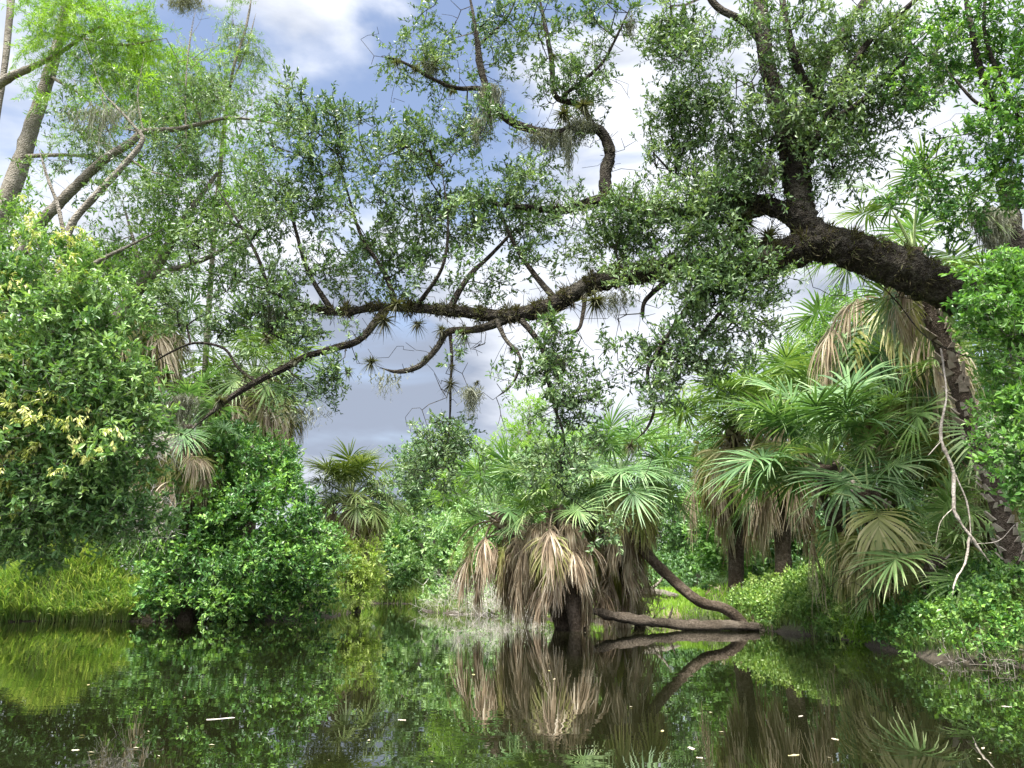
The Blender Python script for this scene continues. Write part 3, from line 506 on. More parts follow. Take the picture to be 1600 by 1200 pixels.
# near right shrubs
woody('near_shrub', 'bright glossy leafed shrub leaning in from the right edge, nearest of all', 'shrub',
  [[(1800,1000,6.2,.08),(1780,800,6.2,.07),(1740,650,6.2,.06),(1700,500,6.2,.04),(1640,440,6.2,.02)],[(1770,760,6.2,.04),(1680,720,6.2,.03),(1620,690,6.2,.015)],[(1740,640,6.2,.04),(1640,600,6.2,.02),(1580,560,6.2,.01)]],
  [(1565,440,48,34,6.2,.35,1.3),(1560,500,55,45,6.2,.4,1.3),(1600,560,55,50,6.2,.4,1.1),(1590,640,45,45,6.2,.4,1.3),(1585,710,38,50,6.2,.35,1.3),(1620,470,50,60,6.2,.4,1),(1620,770,40,40,6.2,.35,.8)],
  GREYB, BRIGHT, 51, dens=3.4, sp=dict(K=5, TL=.14, n=12, ll=.055, lw=.023, detail=True), rt=.002, rmax=.012, per=900)
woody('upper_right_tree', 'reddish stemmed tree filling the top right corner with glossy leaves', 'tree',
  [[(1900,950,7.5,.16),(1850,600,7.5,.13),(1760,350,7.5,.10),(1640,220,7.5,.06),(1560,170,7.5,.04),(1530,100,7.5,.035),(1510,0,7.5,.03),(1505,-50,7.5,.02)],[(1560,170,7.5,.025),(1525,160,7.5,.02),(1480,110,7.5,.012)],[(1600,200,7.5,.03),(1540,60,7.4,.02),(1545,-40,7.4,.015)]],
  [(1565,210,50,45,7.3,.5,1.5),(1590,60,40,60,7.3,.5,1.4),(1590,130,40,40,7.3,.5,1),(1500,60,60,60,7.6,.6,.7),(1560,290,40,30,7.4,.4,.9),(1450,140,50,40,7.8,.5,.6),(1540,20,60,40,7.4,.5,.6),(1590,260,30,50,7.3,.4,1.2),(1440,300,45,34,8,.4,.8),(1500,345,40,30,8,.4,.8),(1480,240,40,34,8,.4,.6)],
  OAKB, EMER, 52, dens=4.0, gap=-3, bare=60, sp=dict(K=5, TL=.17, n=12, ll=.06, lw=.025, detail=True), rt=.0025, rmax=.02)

# ------------------------------------------------------------------ palms
def make_frond(e, rng, dead=False, LP=.8, LB=.8, nl=48, spread=155, droop=1.):
    """one fan frond in its own frame: leaves the trunk along +X at elevation e, bends under its weight; the blade is cut into ribbons"""
    mb = MB(); er = R(e); n = 8; p = np.zeros(3); pts = [p.copy()]; ang = er
    for k in range(n):
        ang -= R(3.2 if not dead else 9) * droop * max(.15, math.cos(ang)) * (LP / .8); ang = max(ang, R(-88)); p = p + LP / n * np.array([math.cos(ang), 0, math.sin(ang)]); pts.append(p.copy())
    pts = np.array(pts); tube(mb, pts, np.linspace(.022, .009, n + 1), 5, A=.75 if not dead else .5)
    hub = pts[-1]; cosd = LB * .45; cp = [hub.copy()]; ca = ang     # the costa curves down inside the blade
    for k in range(6):
        ca -= R(5.5 if not dead else 6) * droop; ca = max(ca, R(-89)); cp.append(cp[-1] + cosd / 6 * np.array([math.cos(ca), 0, math.sin(ca)]))
    cp = np.array(cp); fold = (.35 if not dead else .95)
    for i in range(nl):
        if rng.random() < .06: continue
        s = (i + .5) / nl * 2 - 1; a = R(spread) * s * (1 - .0 * abs(s)); u = (1 - abs(s))**.8
        ci = u * 5.99; c = cp[int(ci)] * (1 - ci % 1) + cp[min(6, int(ci) + 1)] * (ci % 1)
        f = nrm((cp[min(6, int(ci) + 1)] - cp[int(ci)])[None])[0] if ci < 6 else np.array([1., 0, 0])
        side = np.array([0, 1., 0]); upv = np.cross(f, side); upv = upv if upv[2] > 0 else -upv
        if dead: a *= rng.uniform(.2, .6)
        d = f * math.cos(a) + side * math.sin(a) + upv * (fold * abs(math.sin(a)) * .5) + rng.normal(0, .05 if not dead else .16, 3)
        d = nrm(d[None])[0]; ln = LB * (1 - .28 * abs(s)) * rng.uniform(.88, 1.08); seg = 5; q = c.copy(); P_ = [q.copy()]
        lim = rng.uniform(.3, 1.1) * droop * (2.2 if rng.random() < .12 else 1)
        for k in range(seg):
            t = (k + 1) / seg
            g = (t**2.2) * (.34 * lim) if not dead else .34 + .25 * t
            d = nrm((d + np.array([0, 0, -g]) + rng.normal(0, .035 if not dead else .09, 3))[None])[0]; q = q + d * ln / seg; P_.append(q.copy())
        P_ = np.array(P_); T = nrm(np.gradient(P_, axis=0)); wv = nrm(np.cross(T, upv + np.array([0, 0, 1e-3])))
        wid = np.array([.3, .8, 1, .8, .45, .08]) * (.017 if not dead else .012) * LB / .8
        V = np.stack([P_ + wv * wid[:, None], P_ - wv * wid[:, None]], 1).reshape(-1, 3) + rng.normal(0, .0012, (12, 3))
        fbase = np.arange(seg)[:, None] * 2; F = fbase + np.array([[0, 1, 3, 2]])
        vv = rng.normal(.42, .12) + np.repeat(np.array([-.05, -.02, 0, .06, .16, .3]), 2)
        mb.add(V, F, np.clip(vv, 0, 1))
    return mb
FR = {}
ELS = [80, 62, 44, 26, 8, -12, -32, -52]
def frond_mesh(e, kind, matl, var):
    e = min(ELS, key=lambda q: abs(q - e)); key = (e, kind, matl.name, var)
    if key not in FR:
        rng = np.random.default_rng(abs(hash((e, kind, var))) % 10000 if False else (e + 100) * 37 + var * 7 + len(kind) * 1000)
        if kind == 'live': mb = make_frond(e, rng)
        elif kind == 'long': mb = make_frond(e, rng, LP=1.25, LB=.85, droop=1.25)
        elif kind == 'limp': mb = make_frond(e, rng, LP=.75, LB=.85, spread=85, droop=2.5)
        else: mb = make_frond(e, rng, dead=True, LP=(.45, .7, .95, .55, 1.15)[var], LB=(.8, .72, .85, .66, .78)[var], nl=40)
        FR[key] = mb.mesh('frond', matl)
    return FR[key]
def frond(parent, top, az, e, kind, matl, var, s, nm, tilt=0):
    o = bpy.data.objects.new(nm, frond_mesh(e, kind, matl, var)); link(o, parent)
    off = np.array(top) - np.array(parent.location); o.location = tuple(off); o.rotation_euler = (R(tilt), 0, az); o.scale = (s, s, s); return o
def boots(mb, pts, rad, rng, dens=1., size=.16):
    """criss-cross leaf bases on a palm trunk"""
    pts = np.asarray(pts); seglen = np.linalg.norm(np.diff(pts, axis=0), axis=1); tot = seglen.sum(); cum = np.concatenate([[0], np.cumsum(seglen)])
    n = int(tot / .065 * 2.2 * dens)
    for k in range(n):
        s = (k + .5) / n * tot; i = min(len(pts) - 2, int(np.searchsorted(cum, s) - 1)); f = (s - cum[i]) / seglen[i]
        c = pts[i] * (1 - f) + pts[i + 1] * f; r = rad[i]; T = nrm((pts[i + 1] - pts[i])[None])[0]
        U = nrm(np.cross(T, [0.1, 1., .2])[None])[0]; W = np.cross(T, U); a = k * 2.39996 + rng.normal(0, .5)
        o = math.cos(a) * U + math.sin(a) * W; t = np.cross(T, o); sz = size * rng.uniform(.45, 1.4); wd = sz * .38
        b0 = c + o * r * .9; d = nrm((T * 1. + o * .62 + t * rng.normal(0, .35))[None])[0]
        p0 = b0 - t * wd; p1 = b0 + t * wd; p2 = b0 + d * sz + t * wd * .45; p3 = b0 + d * sz - t * wd * .45; th = o * .022
        V = [p0, p1, p2, p3, p0 + th, p1 + th, p2 + th, p3 + th]
        mb.add(V, [[4, 5, 6, 7], [0, 3, 2, 1], [0, 1, 5, 4], [1, 2, 6, 5], [2, 3, 7, 6], [3, 0, 4, 7]], rng.uniform(.3, .8))
def palm(label, trunk, D=None, nlive=26, ndead=8, s=1., live=FROND, deadm=DEAD, seed=1, emin=-30, rad=.16, boot=.35, kind='live', group=None, az0=0, azr=360, yell=0, name='cabbage_palm', limp=0, tb=None, wide=0., daz=None):
    """trunk: (px,py,D) rows, base first"""
    rng = np.random.default_rng(seed); q = np.array([P(*r) for r in trunk]); q[0][2] = min(q[0][2], gz(q[0][0], q[0][1]) - .12); q = bez(q, 8); n = len(q)
    t = thing(name, label, 'palm', q[0], group)
    rr = rad * (1 + .25 * np.exp(-np.arange(n) / 2.)) ; mb = MB(); tube(mb, q, rr, 12, rng, .05); mb.obj('trunk', tb or PALMB, t, True)
    if boot > 0:
        k0 = int((n - 1) * (1 - boot)); mb = MB(); boots(mb, q[k0:], rr[k0:], rng, size=.16 if boot < .9 else .12); mb.obj('leaf_bases', BOOT, t)
    top = q[-1]; T = nrm((q[-1] - q[-2])[None])[0]
    for k in range(nlive):
        f = (k + .5) / nlive; e = 85 - (85 - emin) * f**.85 + rng.normal(0, 6); az = R(az0 + (k * 137.5) % azr + rng.normal(0, 10))
        frond(t, top - T * .25 * f, az, e, kind, live, k % 5, s * rng.uniform(.85, 1.12), 'frond', rng.normal(0, 14))
    for k in range(limp):
        az = R(az0 + (k * 137.5 + 40) % azr); frond(t, top - T * .3, az, rng.uniform(-20, 15), 'limp', live, k % 5, s * rng.uniform(.85, 1.1), 'frond', rng.normal(0, 6))
    for k in range(yell):
        az = R(az0 + (k * 137.5 + 60) % azr); frond(t, top - T * .3, az, rng.uniform(-25, 20), 'limp', FRONDY, k % 5, s * rng.uniform(.85, 1.1), 'yellowing_frond', rng.normal(0, 6))
    for k in range(ndead):
        az = R(az0 + (k * 137.5 + 20) % azr + rng.normal(0, 12)); 
        if daz: az = R(rng.uniform(*daz))
        frond(t, top - T * rng.uniform(.05, .7 + wide), az, rng.choice([26, 8, -12, -32] if wide else [8, -12, -32, -52]), 'dead', deadm, k % 5, s * rng.uniform(.8, 1.15), 'dead_frond', rng.normal(0, 8))
    return t
palm('lone cabbage palm with a full round head beyond the emerald bush', [(556,950,29),(552,880,29),(549,776,29)], nlive=40, ndead=50, yell=5, s=1.3, live=FRONDO, seed=61, emin=10, wide=.3, rad=.17)
# middle: two palms that lean out over the log
palm('low leaning palm with a heavy brown skirt of dead fronds, growing from the water', [(914,996,15.6),(898,950,15.8),(884,900,16),(868,795,16)], nlive=13, ndead=60, yell=6, s=.9, live=FROND, deadm=DEADR, seed=62, emin=25, rad=.17, boot=.5, wide=.15)
palm('young blue green palm head just left of the brown skirted palm', [(906,990,16.5),(850,905,17),(805,850,17.2),(772,800,17.3)], nlive=15, ndead=22, yell=2, s=1.05, live=FRONDB, deadm=DEADR, seed=63, emin=20, rad=.11, wide=.2)
palm('short ragged palm wedged between the brown skirted palm and the young blue green one', [(906,992,16.4),(868,915,16.6),(838,860,16.7),(822,815,16.8)], nlive=9, ndead=40, yell=3, s=.9, live=FRONDB, deadm=DEAD, seed=79, emin=20, rad=.1, wide=.15)
palm('palm on the curved trunk that rises from the right end of the log', [(1180,964,15.9),(1140,955,15.9),(1090,938,16),(1045,900,16.2),(1005,858,16.3),(975,805,16.5),(968,742,16.6)], nlive=24, ndead=14, yell=8, s=1.05, live=FRONDB, seed=64, emin=0, rad=.11, boot=.3)
palm('stub palm with tan fronds hanging between skirted trunk and curved trunk', [(1010,962,18.3),(975,900,17.4),(936,825,16.9)], nlive=8, ndead=30, yell=4, s=1.0, deadm=DEADR, seed=65, emin=20, rad=.12, wide=.3)
# right bank group
palm('pale crowned palm at the back left of the right bank group', [(1150,940,18.5),(1150,830,18.5),(1145,665,18.5)], nlive=20, ndead=44, yell=10, s=1.25, live=FROND, seed=66, emin=25, rad=.17)
palm('large dark green palm with spreading star fans in the middle of the right bank', [(1318,925,14.2),(1312,840,13.6),(1292,725,12.9)], nlive=32, ndead=3, yell=1, s=1.25, live=FRONDB, seed=67, emin=5, rad=.18, kind='live', limp=1)
palm('low palm whose yellowing fans droop over the dark hollow', [(1390,925,12),(1378,860,11.8),(1356,765,11.5)], nlive=5, ndead=2, yell=18, s=.9, live=FROND, seed=68, emin=10, rad=.16, limp=2)
palm('palm behind with upright fans, between pale crowned palm and the high one', [(1225,935,17),(1222,800,17),(1215,640,17)], nlive=22, ndead=30, yell=6, s=1.25, live=FROND, seed=69, emin=15, rad=.17)
palm('high palm behind the oak limb, trailing long limp fans and dead ones', [(1385,935,14),(1388,760,14),(1392,600,14),(1388,470,14)], nlive=12, ndead=40, yell=6, limp=12, s=1.45, live=FRONDB, seed=70, emin=0, rad=.17, wide=.4)
palm('tall leaning palm with a trunk of criss-cross boots beside the right edge', [(1604,935,9.8),(1575,840,9.9),(1548,745,10),(1515,650,10.1),(1485,570,10.3),(1458,500,10.4),(1438,440,10.5),(1428,390,10.5)], nlive=14, ndead=8, yell=2, limp=3, s=.78, live=FROND, seed=71, emin=20, rad=.115, boot=.97, kind='long', daz=(110, 235))
palm('dark shaded palm between the booted trunk and the high trailing palm', [(1500,935,12.8),(1500,800,12.8),(1500,620,12.8)], nlive=18, ndead=22, limp=8, yell=3, s=1.2, live=FROND, seed=72, emin=-10, rad=.16)
palm('dark palmetto low on the bank right of the hollow', [(1455,935,11),(1458,905,11),(1462,870,11)], nlive=20, ndead=8, s=.85, live=FROND, seed=73, emin=-10, rad=.13, boot=.9, name='palmetto')
palm('small palmetto on the lawn edge below the mint bush', [(1131,935,20),(1131,925,20),(1131,918,20)], nlive=14, ndead=3, s=.4, live=FROND, seed=74, emin=-10, rad=.07, boot=0, name='palmetto')
palm('palmetto partly hidden behind the right end of the booted trunk', [(1555,930,12.5),(1552,860,12.5),(1545,800,12.5)], nlive=20, ndead=12, yell=5, s=1.0, live=FROND, seed=75, emin=-10, rad=.14, name='palmetto')
# left bank group
palm('tall left bank palm with shaggy skirt, its trunk behind the sagging oak twig', [(385,950,25),(392,800,25),(400,680,25),(398,590,25)], nlive=34, ndead=44, yell=12, s=1.6, live=FROND, seed=76, emin=-5, rad=.18, wide=.5)
palm('shaggy palm half hidden by the ash on the upper left', [(225,950,22.5),(230,750,22.5),(232,600,22.5),(225,480,22.5)], nlive=18, ndead=36, yell=14, s=1.5, live=FRONDB, seed=77, emin=0, rad=.17, wide=.5)
palm('left palm with two pale bundles of dead fronds hanging low', [(290,965,20.5),(293,850,20.5),(295,760,20.5),(292,665,20.5)], nlive=14, ndead=30, yell=10, s=1.15, live=FRONDB, seed=78, emin=0, rad=.17, wide=.3)

# ------------------------------------------------------------------ log, vines, sticks
def stick(name, label, cat, rows, matl, seed, sides=10, rough=.1, off=None):
    rng = np.random.default_rng(seed); mb = MB(); b0 = None
    for row in rows:
        p, r = branch(row, 8); tube(mb, p, r, sides if r.max() > .02 else 6, rng, rough)
        if b0 is None: b0 = p[0]
    mb_o = mb.obj(name, matl, None, True); return tag(mb_o, label, cat)
stick('fallen_log', 'fallen trunk lying just above the water from the skirted palm to the bank', 'log',
  [[(1186,980,15.6,.07),(1140,977,15.7,.10),(1080,977,15.8,.105),(1020,972,15.9,.10),(960,962,16,.09),(905,950,16.1,.07)],[(1040,976,16,.04),(1046,966,16,.025),(1052,945,16,.012)],[(1090,980,15.9,.03),(1096,990,15.9,.018),(1100,997,15.9,.01)]], LOGB, 81, 14, .16)
stick('grey_driftwood', 'grey weathered driftwood trunk lying on the lawn behind the log', 'log',
  [[(930,935,21,.06),(975,925,21,.12),(1020,926,21,.11),(1060,932,21,.07)],[(1010,925,21,.05),(1030,910,21,.03),(1042,890,21,.01)]], WHITEB if False else GREYB, 82)
stick('bleached_vine', 'pale bleached vine hanging down in bends left of the booted trunk', 'vine',
  [[(1470,545,9.6,.012),(1479,615,9,.010),(1470,680,9,.017),(1490,740,9,.02),(1492,800,9,.018),(1525,850,9,.015),(1548,880,9,.01)],[(1515,838,9,.012),(1508,880,9,.012),(1494,905,8.9,.01),(1488,930,8.9,.006)],[(1492,740,9,.009),(1512,790,9,.008),(1518,850,9,.003)],[(1470,690,9,.006),(1450,712,9,.004)],[(1493,790,9,.006),(1470,815,9,.004),(1462,850,9,.003)],[(1525,850,9,.007),(1560,845,9,.004),(1585,820,9,.003)]], VINEB, 83, 7, .3)
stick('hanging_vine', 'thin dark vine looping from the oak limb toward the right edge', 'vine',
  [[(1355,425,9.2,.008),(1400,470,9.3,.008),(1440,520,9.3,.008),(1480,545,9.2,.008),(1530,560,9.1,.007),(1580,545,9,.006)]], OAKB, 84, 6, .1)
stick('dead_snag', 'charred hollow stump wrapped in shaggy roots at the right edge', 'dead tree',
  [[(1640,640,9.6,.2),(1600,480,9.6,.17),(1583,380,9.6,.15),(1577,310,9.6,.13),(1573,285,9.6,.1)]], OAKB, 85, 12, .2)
rng = np.random.default_rng(86)
def brush(name, label, cat, boxes, n, seed, ln=.5, matl=TWIGG, r=.006, upb=.5):
    rng = np.random.default_rng(seed); mb = MB()
    for (px, py, rx, ry, D, rz) in boxes:
        c = P(px, py, D); k = D / 1200; p = c + rng.normal(0, 1, (n, 3)) * np.array([rx * k, rz, ry * k]) * .5; p[:, 2] = np.maximum(p[:, 2], .0)
        d = nrm(rng.normal(0, 1, (n, 3)) + np.array([0, 0, upb])); L_ = ln * rng.uniform(.4, 1.4, n * len(boxes))[:n, None]; q = p + d * L_ * .5
        prisms(mb, p, q, r, r * .7, .4); d2 = nrm(d + rng.normal(0, .5, d.shape) - np.array([0, 0, .3])); e = q + d2 * L_ * .5; prisms(mb, q, e, r * .7, r * .4, .6)
        for s in range(3):
            d3 = nrm(d + rng.normal(0, .8, d.shape)); prisms(mb, q, q + d3 * L_ * .35, r * .5, r * .25, .7)
    return tag(mb.obj(name, matl), label, cat)
brush('dead_brush', 'tangle of bleached grey twigs at the waterline left of the skirted palm', 'brush', [(715,945,40,26,28,.8),(770,950,60,26,25,.8),(830,955,50,24,22,.8)], 260, 87, .8)
brush('dead_branches', 'fine grey bare twigs poking from the shade between ash and emerald bush', 'brush', [(225,815,34,26,13,.5),(240,690,30,26,13,.5)], 120, 88, .55, r=.005)
brush('root_tangle', 'pale root tangle at the water edge in the lower right corner', 'brush', [(1520,1036,40,8,8.7,.3),(1580,1034,40,8,8.3,.3)], 20, 89, .35, matl=GREYB, r=.004, upb=.05)
brush('dead_leaf_pile', 'bleached fallen palm debris standing at the water behind the log', 'brush', [(985,960,34,26,18,.3)], 160, 90, .5, matl=DEAD, r=.012, upb=1.2)
brush('hollow_sticks', 'dark broken frond stalks fanned across the hollow under the low palm', 'brush', [(1350,905,60,30,11.4,.4),(1400,925,50,20,11.2,.4)], 40, 91, .6, matl=FERN, r=.006, upb=.0)
# bare white branching twigs at the upper left sky
stick('bare_twigs', 'leafless grey twigs reaching into the blue gap at upper left', 'branch',
  [[(291,240,13,.03),(290,150,13,.02),(293,90,13,.012),(300,40,13,.006),(306,12,13,.003)],[(292,100,13,.008),(318,80,13,.005),(345,70,13,.003)],[(293,85,13,.006),(278,60,13,.004),(270,30,13,.002)],[(296,60,13,.005),(312,35,13,.003),(318,15,13,.002)]], GREYB, 92, 6)

# Spanish moss and air plants hanging on the oak
def moss(rows, label, seed, n=60, ln=.5, wid=.2):
    rng = np.random.default_rng(seed); mb = MB(); (px, py, D, w_) = rows; c = P(px, py, D)
    for k in range(n):
        p = c + np.array([rng.normal(0, w_), rng.normal(0, .08), rng.normal(0, .03)]); Lk = ln * rng.uniform(.25, 1.0) * math.exp(-abs(p[0] - c[0]) / (w_ * 2.5)); m_ = 9; t = np.linspace(0, 1, m_)
        q = p + np.stack([.02 * np.sin(t * rng.uniform(6, 14) + rng.uniform(0, 6)) + t * rng.normal(0, .04), .02 * np.sin(t * 9 + rng.uniform(0, 6)), -t * Lk], 1)
        wv = (.0055 + .005 * np.sin(t * 22 + k)**2) * (1 - t * .7); wd = np.array([rng.normal(), rng.normal(), 0]); wd = wd / np.linalg.norm(wd)
        V = np.stack([q + wd * wv[:, None], q - wd * wv[:, None]], 1).reshape(-1, 3); mb.add(V, np.arange(m_ - 1)[:, None] * 2 + np.array([[0, 1, 3, 2]]), rng.uniform(.2, .8))
        nn = 10; tt = rng.uniform(0, 1, nn); pp = p + np.outer(-tt * Lk, [0, 0, 1]) ; leaves(mb, pp, nrm(rng.normal(0, 1, (nn, 3)) - np.array([0, 0, 1.2])), rng.normal(0, 1, (nn, 3)), np.full(nn, .05), np.full(nn, .006), rng.uniform(.2, .8, nn))
    o = mb.obj('spanish_moss', MOSS); tag(o, label, 'moss', 'Spanish moss hanging on the oak')
for r_, lab, sd, n, ln in [
 ((765,140,10,.09), 'grey moss curtain down the upper middle oak fork, longest of all', 101, 200, .75),
 ((745,190,9.9,.05), 'thin moss strands below the left turn of the upper oak branch', 102, 50, .6),
 ((860,212,10,.22), 'ragged moss fringe under the bent upper oak branch', 103, 220, .3),
 ((888,215,9.9,.04), 'single long moss tassel hanging from the bent upper branch into open sky', 104, 50, .75),
 ((910,190,9.9,.12), 'moss beard below the bromeliad tuft above the bent branch', 105, 100, .3),
 ((985,35,9.8,.03), 'small moss tuft high on the oak twig near top center', 106, 30, .35),
 ((605,585,9.5,.12), 'few short moss threads under the low sagging twig', 107, 16, .35),
 ((737,610,9.4,.05), 'moss tassel hanging left of the low middle twig end', 108, 60, .38),
 ((672,98,9.8,.1), 'short moss bits under the upper left oak twig', 109, 50, .22),
 ((430,480,9.9,.1), 'moss threads on the left part of the great limb', 110, 50, .4),
 ((870,560,9.4,.06), 'brown moss clump behind the low hanging leafy twig', 111, 90, .35),
 ((1200,260,9,.1), 'moss hanging in the fork of the oak leader', 112, 90, .35),
 ((1545,330,9.4,.12), 'long shaggy moss curtain beside the charred stump', 113, 260, .9),
 ((165,170,11,.3), 'grey moss haze in the twigs of the forked left tree', 114, 90, .8),
 ((290,0,11,.16), 'mauve grey moss hanging at the top edge on the left', 115, 120, .3),
 ((280,620,12,.15), 'grey moss mat over the pale hanging palm bundles', 116, 180, .7),
 ((960,460,9.4,.15), 'thin threads under the thick fern covered limb', 117, 60, .3),
 ((470,640,9.6,.18), 'faint moss threads under the leftmost sagging oak twig', 118, 26, .3)]:
    moss(r_, lab, sd, int(n * 1.5), ln * 1.15)
def air(px, py, D, s, label, seed):
    rng = np.random.default_rng(seed); mb = MB(); c = P(px, py, D)
    for k in range(95):
        d = nrm((rng.normal(0, 1, 3) + np.array([0, 0, .1]))[None])[0]; ln = s * rng.uniform(.5, 1.1); t = np.linspace(0, 1, 5)
        q = c + d * (t * ln)[:, None] + np.outer(-t**2 * ln * .35, [0, 0, 1]); wd = nrm(np.cross(d, [0.1, .2, 1])[None])[0]; wv = .007 * s / .16 * (1 - t * .93)
        V = np.stack([q + wd * wv[:, None], q - wd * wv[:, None]], 1).reshape(-1, 3); mb.add(V, np.arange(4)[:, None] * 2 + np.array([[0, 1, 3, 2]]), rng.uniform(.1, .8))
    tag(mb.obj('air_plant', AIRP), label, 'air plant', 'air plants perched on the oak')
for px, py, s, lab in [(580,566,.15,'spiky air plant ball at the end of the low sagging twig'),(704,600,.14,'air plant halfway down the straight hanging twig'),(706,572,.08,'small air plant above the other on the straight hanging twig'),
  (652,506,.15,'air plant hanging just below the great limb left of center'),(600,500,.2,'dark air plant clump where the lower left branch leaves the limb'),(545,580,.1,'air plant among leaves left of the sagging twig ball'),(745,598,.07,'small air plant on the twig tip below middle of limb'),
  (418,528,.13,'air plant standing on the thin left twig'),(462,562,.08,'small air plant beneath the lower left branch'),(383,590,.09,'air plant on the lower left branch below the tall palm head'),(343,625,.14,'dark air plant where the lower left branch drops to the palms'),(283,530,.07,'tiny air plant on the leftmost thin oak twig'),
  (725,520,.17,'air plant clump on the underside of the limb above the hanging twig'),(800,545,.09,'air plant in the crook below the middle of the limb'),(860,500,.24,'large shaggy air plant hanging under the thick middle limb'),(930,470,.22,'air plant fringe under the limb just before it thickens'),
  (620,98,.10,'air plant at the tip side of the upper left oak twig'),(648,108,.10,'air plant next to another on the upper left oak twig'),(705,143,.08,'air plant at the elbow of the upper left oak twig'),(880,178,.18,'dark bromeliad tuft above the bent upper branch'),(912,165,.16,'bromeliad tuft right of the bent upper branch moss'),
  (865,88,.08,'air plant on the upright twig near top center'),(985,697,.14,'rusty air plant on the end of the lowest drooping twig'),(1160,345,.26,'shaggy fern clump inside the twisted side limb'),(1200,372,.26,'brown fern clump where the twisted side limb meets the great limb'),(620,475,.18,'dark plant clump on top of the limb left of center'),
  (665,560,.06,'tiny air plant on the bend of the sagging twig'),(1300,170,.12,'dark tuft among upper right oak leaves'),(690,515,.12,'air plant beside the knot where the straight twig hangs')]:
    D = 9.5 if px < 900 else 9.1
    air(px, py, D, s * 1.25, lab, int(px * 7 + py))

# ------------------------------------------------------------------ grass and herbs
def blades(mb, x, y, z, rng, h, w_, lean=(0, 0), arch=.7):
    n = len(x); b0 = np.stack([x, y, z], 1); h = h * rng.uniform(.45, 1.2, n); a = rng.uniform(0, 2 * np.pi, n)
    l = np.stack([np.cos(a), np.sin(a)], 1) * rng.uniform(.15, 1, n)[:, None] * arch + np.array(lean)
    wd = np.stack([-np.sin(a + rng.normal(0, .8, n)), np.cos(a), a * 0], 1); V = []
    for t, ww in ((0, 1), (.35, .9), (.7, .65), (1, .08)):
        p = b0 + np.stack([l[:, 0] * t**1.8 * h, l[:, 1] * t**1.8 * h, h * (t - .45 * t**2.4 * np.minimum(1.6, np.hypot(l[:, 0], l[:, 1])))], 1)
        V += [p + wd * w_ * ww, p - wd * w_ * ww]
    V = np.stack(V, 1).reshape(-1, 3); o = np.arange(n)[:, None, None] * 8
    mb.add(V, (o + np.array([[0, 1, 3, 2], [2, 3, 5, 4], [4, 5, 7, 6]])[None]).reshape(-1, 4), np.repeat(np.clip(rng.normal(.5, .18, n), 0, 1), 8))
def patch(x0, x1, y0, y1, n, rng, smin=0., smax=99, clump=0):
    x = rng.uniform(x0, x1, n); y = rng.uniform(y0, y1, n)
    if clump:
        k = rng.integers(0, clump, n); cx = rng.uniform(x0, x1, clump)[k]; cy_ = rng.uniform(y0, y1, clump)[k]; x = cx + rng.normal(0, .14, n); y = cy_ + rng.normal(0, .14, n)
    s = sdf(x, y); k = (s > smin) & (s < smax); return x[k], y[k], ground(x[k], y[k])
rng = np.random.default_rng(200)
def mnd(x, y): return (1.35 * np.exp(-((x + 11.9)**2 / 1.3 + (y - 21.2)**2 / 1.0)) + 1.0 * np.exp(-((x + 15.0)**2 / 1.4 + (y - 20.8)**2 / 1.6))) * np.clip(sdf(x, y) * 4, 0, 1)
mb = MB(); x, y, z = patch(-16.5, -7, 17.5, 23.5, 70000, rng, -.12, 3.); z = np.maximum(z, 0)   # tall grass over the left waterline
k = x < -9.6; x, y, z = x[k], y[k], z[k]
mound = mnd(x, y); blades(mb, x, y, z + mound, rng, .8, .012, (.15, -.7), .8)
tag(mb.obj('tall_grass', GRASS), 'bright yellow green grass mounds drooping into the water on the left', 'grass', kind='stuff')
mb = MB(); xx = np.linspace(-16.5, -9.5, 36); yy = np.linspace(18, 23, 26); X, Y = np.meshgrid(xx, yy)
Z = ground(X.ravel(), Y.ravel()).reshape(X.shape) - .05 + mnd(X, Y)
i, j = np.meshgrid(np.arange(25), np.arange(35), indexing='ij'); mb.add(np.stack([X, Y, Z], -1), np.stack([i * 36 + j, i * 36 + j + 1, (i + 1) * 36 + j + 1, (i + 1) * 36 + j], -1).reshape(-1, 4))
tag(mb.obj('grass_mound', bpy.data.materials['bank_soil'], smooth=True), kind='structure')
mb = MB(); x, y, z = patch(0, 9, 17.5, 34, 42000, rng, .02, 9); blades(mb, x, y, z, rng, .2, .009, (0, 0), .6)
tag(mb.obj('lawn_grass', LAWN), 'sunlit lime lawn sloping to the water behind the fallen log', 'grass', kind='stuff')
mb = MB(); x, y, z = patch(4.3, 9, 10, 18, 26000, rng, -.02, 2.2); blades(mb, x, y, z, rng, .26, .008, (-.15, -.2), .8)
x, y, z = patch(4.6, 8, 7, 12, 12000, rng, -.02, 2.); blades(mb, x, y, z, rng, .24, .006, (-.3, -.2), .9)
tag(mb.obj('bank_grass', GRASSD), 'mixed green grass on the crumbling right bank', 'grass', kind='stuff')
mb = MB(); x, y, z = patch(-11, -3, 40, 52, 16000, rng, -.05, 6); blades(mb, x, y, z, rng, .75, .025, (0, -.4), .8)
tag(mb.obj('far_bank_grass', GRASS), 'sunlit pale grass mound at the far end of the channel', 'grass', kind='stuff')
mb = MB(); x, y, z = patch(-12, -4, 20, 42, 14000, rng, -.05, 2.5); blades(mb, x, y, z, rng, .5, .014, (.3, -.3), .8)
x, y, z = patch(-5, 2, 22, 40, 16000, rng, -.05, 2.5); blades(mb, x, y, z, rng, .35, .014, (-.1, -.3), .8)
tag(mb.obj('far_grass', GRASSD), 'dull olive grass along the bend under the mint bush', 'grass', kind='stuff')
